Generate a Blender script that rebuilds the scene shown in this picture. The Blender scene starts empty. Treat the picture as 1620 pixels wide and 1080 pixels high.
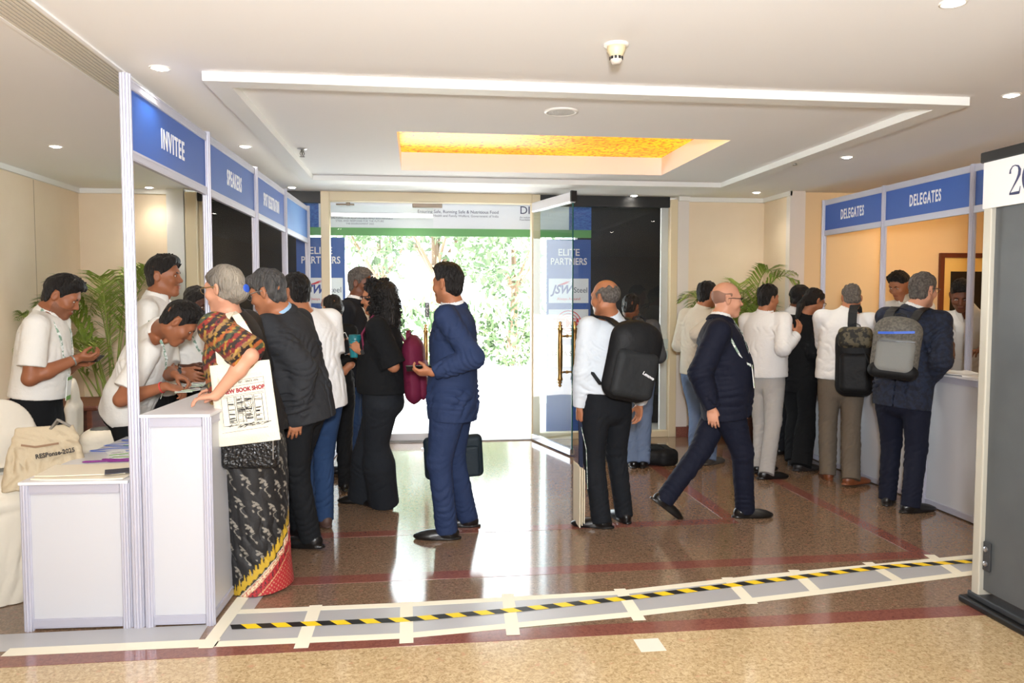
import bpy, math, random
import numpy as np
from mathutils import Vector, Matrix

random.seed(7)
np.random.seed(7)
sc = bpy.context.scene
C = sc.collection
W_IMG, H_IMG, FPX = 1620, 1080, 1230.0
CAM = np.array([0.0, 0.0, 1.48])
YAW, PITCH = math.atan(150 / FPX), math.atan(68 / FPX)

# ---------------------------------------------------------------- camera
cam_data = bpy.data.cameras.new('camera')
cam_data.sensor_width = 36.0
cam_data.lens = FPX / W_IMG * 36.0
cam_data.clip_start, cam_data.clip_end = 0.05, 300
cam = bpy.data.objects.new('camera', cam_data)
cam.location = CAM
cam.rotation_euler = (math.pi / 2 - PITCH, 0, -YAW)
C.objects.link(cam)
sc.camera = cam

# ---------------------------------------------------------------- view, sky, sun, large lights
vs = sc.view_settings
vs.view_transform = 'Standard'
vs.look = 'None'
vs.gamma = 1.0
vs.exposure = 0.68
vs.use_curve_mapping = False
sc.cycles.max_bounces = 7
sc.cycles.diffuse_bounces = 6
sc.cycles.glossy_bounces = 4
sc.cycles.transparent_max_bounces = 12
sc.cycles.transmission_bounces = 6
sc.cycles.caustics_reflective = False
sc.cycles.caustics_refractive = False
sc.cycles.sample_clamp_indirect = 6.0

world = bpy.data.worlds.new('sky')
sc.world = world
world.use_nodes = True
bg = world.node_tree.nodes['Background']
bg.inputs[0].default_value = (0.86, 0.93, 1.0, 1)
bg.inputs[1].default_value = 5.0


def lamp(name, kind, loc, energy, color=(1, 1, 1), target=None, size=None, size_y=None, spot=None, blend=0.6, rad=0.04):
    d = bpy.data.lights.new(name, kind)
    d.energy = energy
    d.color = color
    if kind == 'AREA':
        d.shape = 'RECTANGLE'
        d.size, d.size_y = size, size_y or size
    elif kind == 'SPOT':
        d.spot_size, d.spot_blend, d.shadow_soft_size = spot, blend, rad
    elif kind == 'POINT':
        d.shadow_soft_size = rad
    o = bpy.data.objects.new(name, d)
    o.location = loc
    if target is not None:
        o.rotation_euler = (Vector(target) - Vector(loc)).to_track_quat('-Z', 'Y').to_euler()
    C.objects.link(o)
    return o


sun = bpy.data.lights.new('sun', 'SUN')
sun.energy = 32.0
sun.angle = math.radians(0.6)
sun.color = (1.0, 0.96, 0.9)
so = bpy.data.objects.new('sun', sun)
so.rotation_euler = Vector((0.35, 0.6, -1.0)).to_track_quat('-Z', 'Y').to_euler()
C.objects.link(so)
# added area fill behind the photographer for the bounced brightness, and the photographer's flash bounced off the ceiling
lamp('fill_light', 'AREA', (0.2, -1.6, 2.40), 58, (0.97, 0.98, 1.0), (0.3, 3.0, 0.9), 3.6, 1.6)
lamp('flash_bounce', 'SPOT', (0.0, -0.25, 1.75), 600, (0.97, 0.98, 1.0), (0.3, 2.4, 2.55), spot=math.radians(150), blend=1.0, rad=0.12)

# ---------------------------------------------------------------- pixel -> place helpers
def ray(px, py):
    u, v = (px - 810) / FPX, (540 - py) / FPX
    c, s = math.cos(PITCH), math.sin(PITCH)
    d = (u, c + s * v, -s + c * v)
    c, s = math.cos(YAW), math.sin(YAW)
    return np.array([c * d[0] + s * d[1], -s * d[0] + c * d[1], d[2]])


def on_z(px, py, z=0.0):
    d = ray(px, py)
    return CAM + d * ((z - CAM[2]) / d[2])


def on_y(px, py, y):
    d = ray(px, py)
    return CAM + d * (y / d[1])


def on_x(px, py, x):
    d = ray(px, py)
    return CAM + d * (x / d[0])


# ---------------------------------------------------------------- materials
MATS = {}


def lin(c):
    return tuple((v / 12.92 if v <= 0.04045 else ((v + 0.055) / 1.055) ** 2.4) for v in c)


def rgb(*c):
    return lin([v / 255 for v in c])


def mat(name, color, rough=0.6, metal=0.0, bump=None, spec=0.5, emit=None, vary=None, sheen=0.0, trans=0.0, coat=0.0):
    """colour is linear; bump = (scale, strength, detail, stretch); vary = (scale, amount, second colour)"""
    if name in MATS:
        return MATS[name]
    m = bpy.data.materials.new(name)
    m.use_nodes = True
    nt = m.node_tree
    b = nt.nodes['Principled BSDF']
    b.inputs['Base Color'].default_value = (*color, 1)
    b.inputs['Roughness'].default_value = rough
    b.inputs['Metallic'].default_value = metal
    b.inputs['Specular IOR Level'].default_value = spec
    if sheen:
        b.inputs['Sheen Weight'].default_value = sheen
    if coat:
        b.inputs['Coat Weight'].default_value = coat
    if trans:
        b.inputs['Transmission Weight'].default_value = trans
    if emit:
        b.inputs['Emission Color'].default_value = (*emit[0], 1)
        b.inputs['Emission Strength'].default_value = emit[1]
    tc = None
    if bump or vary:
        tc = nt.nodes.new('ShaderNodeTexCoord')
    if bump:
        mp = nt.nodes.new('ShaderNodeMapping')
        st = bump[3] if len(bump) > 3 else (1, 1, 1)
        mp.inputs['Scale'].default_value = st
        nz = nt.nodes.new('ShaderNodeTexNoise')
        nz.inputs['Scale'].default_value = bump[0]
        nz.inputs['Detail'].default_value = bump[2] if len(bump) > 2 else 3
        bp = nt.nodes.new('ShaderNodeBump')
        bp.inputs['Strength'].default_value = bump[1]
        bp.inputs['Distance'].default_value = 0.02
        nt.links.new(tc.outputs['Object'], mp.inputs[0])
        nt.links.new(mp.outputs[0], nz.inputs['Vector'])
        nt.links.new(nz.outputs[0], bp.inputs['Height'])
        nt.links.new(bp.outputs[0], b.inputs['Normal'])
    if vary:
        nz = nt.nodes.new('ShaderNodeTexNoise')
        nz.inputs['Scale'].default_value = vary[0]
        nz.inputs['Detail'].default_value = 4
        mp = nt.nodes.new('ShaderNodeMapping')
        if len(vary) > 3:
            mp.inputs['Scale'].default_value = vary[3]
        nt.links.new(tc.outputs['Object'], mp.inputs[0])
        nt.links.new(mp.outputs[0], nz.inputs['Vector'])
        rp = nt.nodes.new('ShaderNodeValToRGB')
        rp.color_ramp.elements[0].position = 0.5 - vary[1]
        rp.color_ramp.elements[1].position = 0.5 + vary[1]
        rp.color_ramp.elements[0].color = (*color, 1)
        rp.color_ramp.elements[1].color = (*vary[2], 1)
        nt.links.new(nz.outputs[0], rp.inputs[0])
        nt.links.new(rp.outputs[0], b.inputs['Base Color'])
    MATS[name] = m
    return m


def mat_attr(name, rough=0.8, bump=None):
    m = mat(name, (0.5, 0.5, 0.5), rough, bump=bump)
    nt = m.node_tree
    at = nt.nodes.new('ShaderNodeAttribute')
    at.attribute_name = 'Col'
    nt.links.new(at.outputs['Color'], nt.nodes['Principled BSDF'].inputs['Base Color'])
    return m


def mat_granite(name, cols, scale, rough=0.10, blotch=None):
    m = bpy.data.materials.new(name)
    m.use_nodes = True
    nt = m.node_tree
    b = nt.nodes['Principled BSDF']
    tc = nt.nodes.new('ShaderNodeTexCoord')
    n1 = nt.nodes.new('ShaderNodeTexNoise')
    n1.inputs['Scale'].default_value = scale
    n1.inputs['Detail'].default_value = 5
    n1.inputs['Roughness'].default_value = 0.65
    n1.inputs['Distortion'].default_value = 1.2
    nt.links.new(tc.outputs['Object'], n1.inputs['Vector'])
    rp = nt.nodes.new('ShaderNodeValToRGB')
    e = rp.color_ramp.elements
    while len(e) < len(cols):
        e.new(0.5)
    for k, (p, c) in enumerate(cols):
        e[k].position = p
        e[k].color = (*c, 1)
    nt.links.new(n1.outputs[0], rp.inputs[0])
    out = rp.outputs[0]
    if blotch:
        n2 = nt.nodes.new('ShaderNodeTexNoise')
        n2.inputs['Scale'].default_value = blotch[0]
        n2.inputs['Detail'].default_value = 3
        nt.links.new(tc.outputs['Object'], n2.inputs['Vector'])
        r2 = nt.nodes.new('ShaderNodeValToRGB')
        r2.color_ramp.elements[0].position = blotch[1]
        r2.color_ramp.elements[1].position = blotch[1] + 0.12
        nt.links.new(n2.outputs[0], r2.inputs[0])
        mx = nt.nodes.new('ShaderNodeMix')
        mx.data_type = 'RGBA'
        mx.inputs['B'].default_value = (*blotch[2], 1)
        nt.links.new(r2.outputs[0], mx.inputs['Factor'])
        nt.links.new(out, mx.inputs['A'])
        out = mx.outputs['Result']
    nt.links.new(out, b.inputs['Base Color'])
    b.inputs['Roughness'].default_value = rough
    b.inputs['Specular IOR Level'].default_value = 0.5
    b.inputs['IOR'].default_value = 1.66
    MATS[name] = m
    return m


def mat_glass(name, tint=(1, 1, 1), ior=1.5):
    m = bpy.data.materials.new(name)
    m.use_nodes = True
    nt = m.node_tree
    nt.nodes.remove(nt.nodes['Principled BSDF'])
    fr = nt.nodes.new('ShaderNodeFresnel')
    fr.inputs[0].default_value = ior
    tr = nt.nodes.new('ShaderNodeBsdfTransparent')
    tr.inputs[0].default_value = (*tint, 1)
    gl = nt.nodes.new('ShaderNodeBsdfGlossy')
    gl.inputs['Roughness'].default_value = 0.0
    mx = nt.nodes.new('ShaderNodeMixShader')
    ge = nt.nodes.new('ShaderNodeNewGeometry')
    iv = nt.nodes.new('ShaderNodeMath')
    iv.operation = 'SUBTRACT'
    iv.inputs[0].default_value = 1.0
    nt.links.new(ge.outputs['Backfacing'], iv.inputs[1])
    mu = nt.nodes.new('ShaderNodeMath')
    mu.operation = 'MULTIPLY'
    nt.links.new(fr.outputs[0], mu.inputs[0])
    nt.links.new(iv.outputs[0], mu.inputs[1])
    nt.links.new(mu.outputs[0], mx.inputs[0])
    nt.links.new(tr.outputs[0], mx.inputs[1])
    nt.links.new(gl.outputs[0], mx.inputs[2])
    nt.links.new(mx.outputs[0], nt.nodes['Material Output'].inputs[0])
    MATS[name] = m
    return m


# ---------------------------------------------------------------- mesh helpers
class MB:
    """collects geometry for ONE mesh object"""

    def __init__(self):
        self.v, self.f, self.mi = [], [], []

    def add(self, vs_, fs, mi=0, M=None):
        o = len(self.v)
        if M is not None:
            vs_ = [tuple(M @ Vector(p)) for p in vs_]
        self.v += [tuple(float(c) for c in p) for p in vs_]
        self.f += [tuple(i + o for i in f) for f in fs]
        self.mi += [mi] * len(fs)
        return self

    def box(self, lo, hi, mi=0, M=None):
        x0, y0, z0 = lo
        x1, y1, z1 = hi
        v = [(x0, y0, z0), (x1, y0, z0), (x1, y1, z0), (x0, y1, z0), (x0, y0, z1), (x1, y0, z1), (x1, y1, z1), (x0, y1, z1)]
        f = [(0, 3, 2, 1), (4, 5, 6, 7), (0, 1, 5, 4), (1, 2, 6, 5), (2, 3, 7, 6), (3, 0, 4, 7)]
        return self.add(v, f, mi, M)

    def prism(self, poly, z0, z1, mi=0, M=None):
        n = len(poly)
        v = [(x, y, z0) for x, y in poly] + [(x, y, z1) for x, y in poly]
        f = [tuple(range(n))[::-1], tuple(range(n, 2 * n))] + [(i, (i + 1) % n, n + (i + 1) % n, n + i) for i in range(n)]
        return self.add(v, f, mi, M)

    def lathe(self, prof, seg=24, mi=0, M=None, cap=True):
        """prof: [(r, z)...] around z"""
        v, f = [], []
        for r, z in prof:
            for k in range(seg):
                a = 2 * math.pi * k / seg
                v.append((r * math.cos(a), r * math.sin(a), z))
        for i in range(len(prof) - 1):
            for k in range(seg):
                k2 = (k + 1) % seg
                f.append((i * seg + k, i * seg + k2, (i + 1) * seg + k2, (i + 1) * seg + k))
        if cap:
            f.append(tuple(range(seg))[::-1])
            n = (len(prof) - 1) * seg
            f.append(tuple(range(n, n + seg)))
        return self.add(v, f, mi, M)

    def tube(self, pts, r, seg=8, mi=0, M=None):
        pts = [np.array(p, float) for p in pts]
        n = len(pts)
        rs = r if hasattr(r, '__len__') else [r] * n
        v, f = [], []
        t0 = pts[1] - pts[0]
        t0 /= np.linalg.norm(t0) + 1e-12
        nrm = np.cross(t0, (0, 0, 1.0))
        if np.linalg.norm(nrm) < 1e-3:
            nrm = np.cross(t0, (1.0, 0, 0))
        nrm /= np.linalg.norm(nrm)
        for i in range(n):
            t = pts[min(i + 1, n - 1)] - pts[max(i - 1, 0)]
            t /= np.linalg.norm(t) + 1e-12
            nrm = nrm - t * np.dot(nrm, t)
            nrm /= np.linalg.norm(nrm) + 1e-12
            b = np.cross(t, nrm)
            for k in range(seg):
                a = 2 * math.pi * k / seg
                v.append(tuple(pts[i] + rs[i] * (math.cos(a) * nrm + math.sin(a) * b)))
        for i in range(n - 1):
            for k in range(seg):
                k2 = (k + 1) % seg
                f.append((i * seg + k, (i + 1) * seg + k, (i + 1) * seg + k2, i * seg + k2))
        f.append(tuple(range(seg)))
        f.append(tuple(range((n - 1) * seg, n * seg))[::-1])
        return self.add(v, f, mi, M)

    def ribbon(self, pts, sides, w, t, mi=0):
        """flat band along pts; sides = width direction(s); w width, t thickness"""
        pts = [np.array(p, float) for p in pts]
        n = len(pts)
        if not isinstance(sides, list):
            sides = [sides] * n
        ws = w if hasattr(w, '__len__') else [w] * n
        v, f = [], []
        for i in range(n):
            tg = pts[min(i + 1, n - 1)] - pts[max(i - 1, 0)]
            tg /= np.linalg.norm(tg) + 1e-12
            s = np.array(sides[i], float)
            s = s - tg * np.dot(s, tg)
            s /= np.linalg.norm(s) + 1e-12
            u = np.cross(tg, s)
            for a, b in ((-1, -1), (1, -1), (1, 1), (-1, 1)):
                v.append(tuple(pts[i] + a * s * ws[i] / 2 + b * u * t / 2))
        for i in range(n - 1):
            for k in range(4):
                k2 = (k + 1) % 4
                f.append((i * 4 + k, i * 4 + k2, (i + 1) * 4 + k2, (i + 1) * 4 + k))
        f.append((3, 2, 1, 0))
        f.append(tuple(range((n - 1) * 4, n * 4)))
        return self.add(v, f, mi)

    def build(self, name, mats, parent=None, loc=None, smooth=False, bevel=0.0, label=None, hard=None):
        me = bpy.data.meshes.new(name)
        me.from_pydata(self.v, [], self.f)
        if not isinstance(mats, (list, tuple)):
            mats = [mats]
        for m in mats:
            me.materials.append(m)
        if len(mats) > 1:
            me.polygons.foreach_set('material_index', self.mi)
        if smooth:
            me.polygons.foreach_set('use_smooth', [True] * len(me.polygons))
        me.update()
        o = bpy.data.objects.new(name, me)
        C.objects.link(o)
        if parent is not None:
            o.parent = parent
        if loc is not None:
            o.location = loc
        if bevel:
            md = o.modifiers.new('bevel', 'BEVEL')
            md.width = bevel
            md.segments = 2
            md.limit_method = 'ANGLE'
        if label:
            o['label'] = label
        return o


def tag(o, label=None, cat=None, group=None, kind=None):
    for k, v in (('label', label), ('category', cat), ('group', group), ('kind', kind)):
        if v:
            o[k] = v
    return o


def thing(name, label, cat, loc=(0, 0, 0), rotz=0.0, group=None):
    o = bpy.data.objects.new(name, None)
    o.empty_display_size = 0.05
    C.objects.link(o)
    o.location = tuple(float(c) for c in loc)
    o.rotation_euler = (0, 0, rotz)
    return tag(o, label, cat, group)


def struct(o):
    o['kind'] = 'structure'
    return o


def frame(origin, right, up):
    r = Vector(right).normalized()
    u = Vector(up)
    u = (u - r * u.dot(r)).normalized()
    n = r.cross(u)
    M = Matrix((r, u, n)).transposed().to_4x4()
    M.translation = Vector(origin)
    return M


def lettering(name, text, origin, right, up, size, m, parent=None, sx=1.0, bold=0.0, align='CENTER', depth=0.001, shear=0.0, spacing=1.0, track=True):
    """real letters standing a hair proud of their sign"""
    cu = bpy.data.curves.new(name, 'FONT')
    cu.body = text
    cu.size = size
    cu.align_x = align
    cu.align_y = 'CENTER'
    cu.offset = bold
    cu.shear = shear
    cu.space_character = spacing
    cu.extrude = depth
    cu.resolution_u = 3
    o = bpy.data.objects.new(name + '_curve', cu)
    C.objects.link(o)
    dg = bpy.context.evaluated_depsgraph_get()
    me = bpy.data.meshes.new_from_object(o.evaluated_get(dg))
    bpy.data.objects.remove(o)
    bpy.data.curves.remove(cu)
    M = frame(origin, right, up) @ Matrix.Diagonal((sx, 1, 1, 1))
    me.transform(M)
    me.materials.clear()
    me.materials.append(m)
    me.name = name
    r = bpy.data.objects.new(name, me)
    C.objects.link(r)
    if parent is not None:
        r.parent = parent
    return r
# ================================================================ THE SETTING
CEIL = 2.55
M_ceil = mat('ceiling_paint', rgb(238, 237, 236), 0.9)
M_white = mat('white_paint', rgb(232, 232, 228), 0.6)
M_wall = mat('beige_plaster', rgb(226, 207, 180), 0.7, bump=(6, 0.15), vary=(3.0, 0.3, rgb(234, 217, 192)))
M_wall2 = mat('sand_plaster', rgb(222, 199, 160), 0.75)
M_pil = mat('pilaster_paint', rgb(222, 214, 206), 0.7)
M_cream = mat('cream_frame', rgb(222, 206, 172), 0.45)
M_red = mat_granite('red_granite', [(0.3, rgb(112, 68, 58)), (0.6, rgb(140, 88, 76))], 60, 0.12)
M_brown = mat_granite('brown_granite', [(0.26, rgb(76, 60, 48)), (0.44, rgb(116, 94, 74)), (0.56, rgb(138, 112, 90)), (0.74, rgb(166, 134, 112))], 70, 0.115,
                      (26, 0.60, rgb(150, 106, 88)))
M_tan = mat_granite('tan_granite', [(0.26, rgb(134, 114, 82)), (0.44, rgb(180, 154, 114)), (0.56, rgb(202, 178, 138)), (0.72, rgb(214, 192, 154))], 60, 0.13,
                    (20, 0.62, rgb(196, 152, 118)))
M_dark = mat('dark_fascia', rgb(22, 22, 22), 0.5)
M_backing = mat('dark_backing', rgb(34, 33, 31), 0.8)  # dark colour of the made-up backing behind the side panes
M_glass = mat_glass('clear_glass', (0.97, 0.99, 0.98), 1.4)
M_glass2 = mat_glass('window_glass', (0.92, 0.93, 0.93), 1.5)
M_steel = mat('brushed_steel', rgb(200, 200, 202), 0.3, 0.9)
M_brass = mat('aged_brass', rgb(176, 138, 84), 0.28, 1.0)
M_black = mat('black_plastic', rgb(20, 20, 21), 0.4)
M_paving = mat('pale_paving', rgb(205, 204, 198), 0.8, vary=(0.7, 0.3, rgb(222, 220, 214)))

b = MB()
b.box((-3.4, 3.32, -0.1), (6.8, 8.1, 0))
struct(b.build('floor', M_brown))
b = MB()
b.box((-3.4, -3.6, -0.1), (6.8, 3.32, 0))
struct(b.build('floor_front', M_tan))
# red granite inlay strips, let in flush with the floor
b = MB()
b.box((-3.3, 3.27, -0.02), (6.7, 3.385, 0.0012))
struct(b.build('trim_1', M_red))
b = MB()
b.box((-3.3, 4.05, -0.02), (2.95, 4.165, 0.0012))
b.box((2.85, 4.165, -0.02), (2.95, 8.0, 0.0012))
struct(b.build('trim_2', M_red))
b = MB()
b.box((-0.9, 4.84, -0.02), (2.10, 4.95, 0.0012))
b.box((2.03, 4.95, -0.02), (2.13, 8.0, 0.0012))
struct(b.build('trim_3', M_red))

# ceiling with the recess of the onyx light
OX0, OX1, OY0, OY1, OZ = -0.135, 2.13, 5.10, 6.64, 2.70
b = MB()
b.box((-3.4, -3.6, CEIL), (OX0, 8.3, 2.85))
b.box((OX1, -3.6, CEIL), (6.8, 8.3, 2.85))
b.box((OX0, -3.6, CEIL), (OX1, OY0, 2.85))
b.box((OX0, OY1, CEIL), (OX1, 8.3, 2.85))
struct(b.build('ceiling', M_ceil))
# dropped rectangular moulding
RX0, RX1, RY0, RY1 = -1.0, 2.93, 3.88, 7.18
b = MB()
zb = 2.506
b.box((RX0, RY0, zb), (RX1, RY0 + 0.11, CEIL + 0.01))
b.box((RX0, RY1 - 0.2, zb), (RX1, RY1, CEIL + 0.01))
b.box((RX0, RY0 + 0.11, zb), (RX0 + 0.11, RY1 - 0.2, CEIL + 0.01))
b.box((RX1 - 0.13, RY0 + 0.11, zb), (RX1, RY1 - 0.2, CEIL + 0.01))
struct(b.build('trim_4', M_white))

# walls
def wall(name, lo, hi, m):
    return struct(MB().box(lo, hi).build(name, m))


wall('wall_left', (-3.4, -3.6, 0), (-3.27, 8.25, CEIL), M_wall)
wall('wall_back_left', (-3.27, 8.1, 0), (-2.42, 8.25, CEIL), M_wall)
wall('pillar_left', (-2.42, 7.99, 0), (-2.26, 8.25, CEIL), M_white)
wall('pillar_right', (2.74, 7.99, 0), (2.86, 8.25, CEIL), M_pil)
wall('wall_back_right', (2.86, 8.05, 0), (3.74, 8.25, CEIL), M_wall)
wall('wall_return_right', (3.72, 7.5, 0), (3.90, 8.05, CEIL), M_wall)
wall('pillar_booth', (3.70, 7.42, 0), (3.86, 7.5, CEIL), M_pil)
wall('wall_booth', (3.9, 7.5, 0), (4.72, 8.25, CEIL), M_wall2)
wall('wall_booth_back', (4.72, 7.9, 0), (6.7, 8.05, CEIL), M_wall2)
wall('wall_right', (6.7, -3.6, 0), (6.8, 8.05, CEIL), M_wall2)
wall('wall_rear', (-3.4, -3.7, 0), (6.8, -3.6, CEIL), M_wall)
# slim white cornice under the ceiling
b = MB()
for lo, hi in (((-3.27, 2, 2.505), (-3.245, 8.1, 2.55)), ((-3.27, 8.07, 2.505), (-2.42, 8.1, 2.55)), ((2.74, 7.96, 2.505), (2.86, 7.99, 2.55)),
               ((2.86, 8.02, 2.505), (3.72, 8.05, 2.55)), ((3.69, 7.42, 2.505), (3.72, 8.05, 2.55))):
    b.box(lo, hi)
struct(b.build('trim_5', M_white))
b = MB()
b.box((2.86, 8.03, 0), (3.72, 8.05, 0.11))
b.box((2.74, 7.97, 0), (2.88, 7.99, 0.11))
b.box((3.70, 7.42, 0), (3.72, 8.05, 0.11))
struct(b.build('baseboard_right', M_red))
b = MB()
b.box((-3.27, 0, 0), (-3.25, 8.1, 0.11))
struct(b.build('baseboard_left', M_red))
# joints of the wall panels on the far left
b = MB()
for y in (4.6, 5.9, 7.2):
    b.box((-3.275, y, 0.1), (-3.2685, y + 0.004, 2.5))
struct(b.build('trim_6', mat('panel_joint', rgb(150, 130, 105), 0.8)))

# glazed entrance
GY = 8.05
def frame_post(name, x0, x1, z0=0, z1=2.5, y0=GY - 0.05, y1=GY + 0.05):
    return struct(MB().box((x0, y0, z0), (x1, y1, z1)).build(name, M_cream, bevel=0.006))


w1 = struct(thing('window_1', None, None, (0, 0, 0)))
b = MB()
b.box((-2.25, GY - 0.06, 0), (-2.14, GY + 0.06, 2.52)).box((-2.14, GY - 0.05, 0), (-0.95, GY + 0.05, 0.07))
b.box((-2.14, GY + 0.02, 0.07), (-2.06, GY + 0.06, 2.44))
b.build('window_frame', M_cream, w1, bevel=0.005)
MB().box((-2.14, GY - 0.02, 2.44), (-0.95, GY + 0.05, 2.55)).build('head_board', M_dark, w1)
MB().box((-2.10, GY - 0.005, 0.07), (-0.95, GY + 0.005, 2.44)).build('pane', M_glass2, w1)
w2 = struct(thing('window_2', None, None, (0, 0, 0)))
b = MB()
b.box((2.66, GY - 0.06, 0), (2.74, GY + 0.06, 2.52)).box((1.27, GY - 0.05, 0), (2.66, GY + 0.05, 0.07))
b.build('window_frame', M_cream, w2, bevel=0.005)
MB().box((2.585, GY + 0.02, 0.07), (2.66, GY + 0.06, 2.44)).build('inner_jamb', M_white, w2)
MB().box((1.27, GY - 0.03, 2.44), (2.66, GY + 0.05, 2.55)).build('head_board', M_dark, w2)
MB().box((1.27, GY - 0.005, 0.07), (2.66, GY + 0.005, 2.44)).build('pane', M_glass2, w2)
M_frost = mat('frosted_band', rgb(176, 188, 186), 0.5)
b = MB()
za, zb2 = on_y(1030, 552, GY)[2], on_y(1030, 536, GY)[2]
b.box((1.75, GY - 0.0075, za), (2.66, GY - 0.006, zb2))
za, zb2 = on_y(1030, 568, GY)[2], on_y(1030, 555, GY)[2]
b.box((1.75, GY - 0.0075, za), (2.66, GY - 0.006, zb2))
b.build('frosted_stripe', M_frost, w2)
d0 = struct(thing('door_frame_1', None, None, (0, 0, 0)))
b = MB()
b.box((-0.95, GY - 0.06, 0), (-0.865, GY + 0.06, 2.55)).box((1.18, GY - 0.06, 0), (1.27, GY + 0.06, 2.55)).box((-0.865, GY - 0.06, 2.455), (1.18, GY + 0.06, 2.55))
b.build('frame', M_cream, d0, bevel=0.005)
MB().box((-0.865, GY - 0.06, 0), (1.18, GY + 0.10, 0.012)).build('threshold', mat('threshold', rgb(150, 150, 150), 0.4), d0)


def pull_handle(parent, M):
    """turned brass bar with finials, local z up, reaching out along +y"""
    b = MB()
    b.lathe([(r * 1.55, z) for r, z in ((0.004, -0.31), (0.012, -0.295), (0.006, -0.28), (0.016, -0.268), (0.009, -0.255), (0.019, -0.24), (0.015, -0.225), (0.0135, -0.19), (0.0155, -0.1), (0.0165, 0),
             (0.0155, 0.1), (0.0135, 0.19), (0.015, 0.225), (0.019, 0.24), (0.009, 0.255), (0.016, 0.268), (0.006, 0.28), (0.012, 0.295), (0.004, 0.31))], 16, M=M @ Matrix.Translation((0, 0.07, 0)))
    for z in (-0.17, 0.17):
        b.tube([tuple(M @ Vector((0, -0.0, z))), tuple(M @ Vector((0, 0.07, z)))], 0.009, 10)
        b.lathe([(0.016, -0.006), (0.016, 0.004), (0.009, 0.006)], 14, M=M @ Matrix.Translation((0, 0, z)) @ Matrix.Rotation(-math.pi / 2, 4, 'X'))
    return b.build('handle', M_brass, parent, smooth=True, label='turned brass pull handle')


# closed leaf
d1 = struct(thing('door_1', None, None, (0, 0, 0)))
MB().box((-0.855, GY - 0.006, 0.03), (0.17, GY + 0.006, 2.42)).build('pane', M_glass, d1)
b = MB()
b.box((-0.855, GY - 0.02, 0.012), (0.17, GY + 0.02, 0.09)).box((-0.855, GY - 0.02, 2.30), (0.17, GY + 0.02, 2.345))
b.build('rail', M_steel, d1, bevel=0.004)
b = MB()
b.box((-0.80, GY - 0.05, 2.415), (-0.62, GY - 0.02, 2.43)).box((-0.70, GY - 0.07, 2.41), (-0.66, GY - 0.03, 2.44)).box((-0.04, GY - 0.06, 2.40), (0.26, GY - 0.02, 2.44))
b.build('door_closer', mat('closer_metal', rgb(120, 106, 92), 0.4, 0.6), d1, bevel=0.004)
hz = on_y(670, 560, GY)[2]
pull_handle(d1, Matrix.Translation((0.085, GY - 0.006, hz)) @ Matrix.Rotation(math.pi, 4, 'Z'))
pz = on_y(672, 490, GY)[2]
sg = MB().box((0.08, GY - 0.009, pz - 0.075), (0.125, GY - 0.0062, pz + 0.075)).build('pull_sign', M_black, d1)
M_lett_w = mat('white_lettering', rgb(235, 236, 240), 0.5)
for i, ch in enumerate('PULL'):
    lettering('lettering', ch, (0.1025, GY - 0.0095, pz + 0.05 - i * 0.033), (1, 0, 0), (0, 0, 1), 0.034, M_lett_w, sg, bold=0.001, depth=0.0004)
# open leaf
hx, hy, fx, fy = 1.20, 7.97, 1.433, 7.10
Ld = math.hypot(fx - hx, fy - hy)
d2 = struct(thing('door_2', None, None, (hx, hy, 0), math.atan2(fy - hy, fx - hx)))
MB().box((0, -0.006, 0.03), (Ld - 0.006, 0.006, 2.40)).build('pane', mat_glass('door_glass', (0.92, 0.97, 0.96), 1.35), d2)
MB().box((Ld - 0.006, -0.006, 0.03), (Ld, 0.006, 2.36)).build('glass_edge', mat('green_glass_edge', rgb(30, 86, 84), 0.2), d2)
MB().box((0, -0.03, 2.36), (Ld, 0.03, 2.46)).build('top_rail', mat('rail_aluminium', rgb(222, 222, 228), 0.35, 0.3), d2, bevel=0.012)
MB().box((Ld - 0.005, -0.03, 2.37), (Ld + 0.02, 0.03, 2.47)).build('rail_cap', M_black, d2, bevel=0.003)
MB().box((0, -0.022, 0.012), (Ld, 0.022, 0.07)).build('bottom_rail', M_steel, d2, bevel=0.005)
hz = on_y(897, 560, 7.2)[2]
pull_handle(d2, Matrix.Translation((Ld - 0.11, 0.006, hz)))
pull_handle(d2, Matrix.Translation((Ld - 0.11, -0.006, hz)) @ Matrix.Rotation(math.pi, 4, 'Z'))

# ---------------------------------------------------------------- outside
b = MB()
b.box((-40, 8.1, -0.12), (40, 70, -0.01))
struct(b.build('ground', M_paving))
struct(MB().box((-2.6, 8.95, 0), (-1.22, 9.1, 2.9)).build('dark_backing_left', M_backing))  # added dark backing, stands for the gloom behind the window panes
struct(MB().box((1.86, 8.95, 0), (3.2, 9.1, 2.9)).build('dark_backing_right', M_backing))
struct(MB().box((-2.6, 8.25, 2.80), (3.2, 9.1, 2.90)).build('sun_blocker', M_backing))  # added roof hidden from view, keeps sunlight off the dark backing
struct(MB().box((-2.65, 8.25, 0), (-2.6, 9.1, 2.9)).build('dark_backing_end_left', M_backing))  # added end piece closing the dark backing
struct(MB().box((3.2, 8.25, 0), (3.25, 9.1, 2.9)).build('dark_backing_end_right', M_backing))

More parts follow.
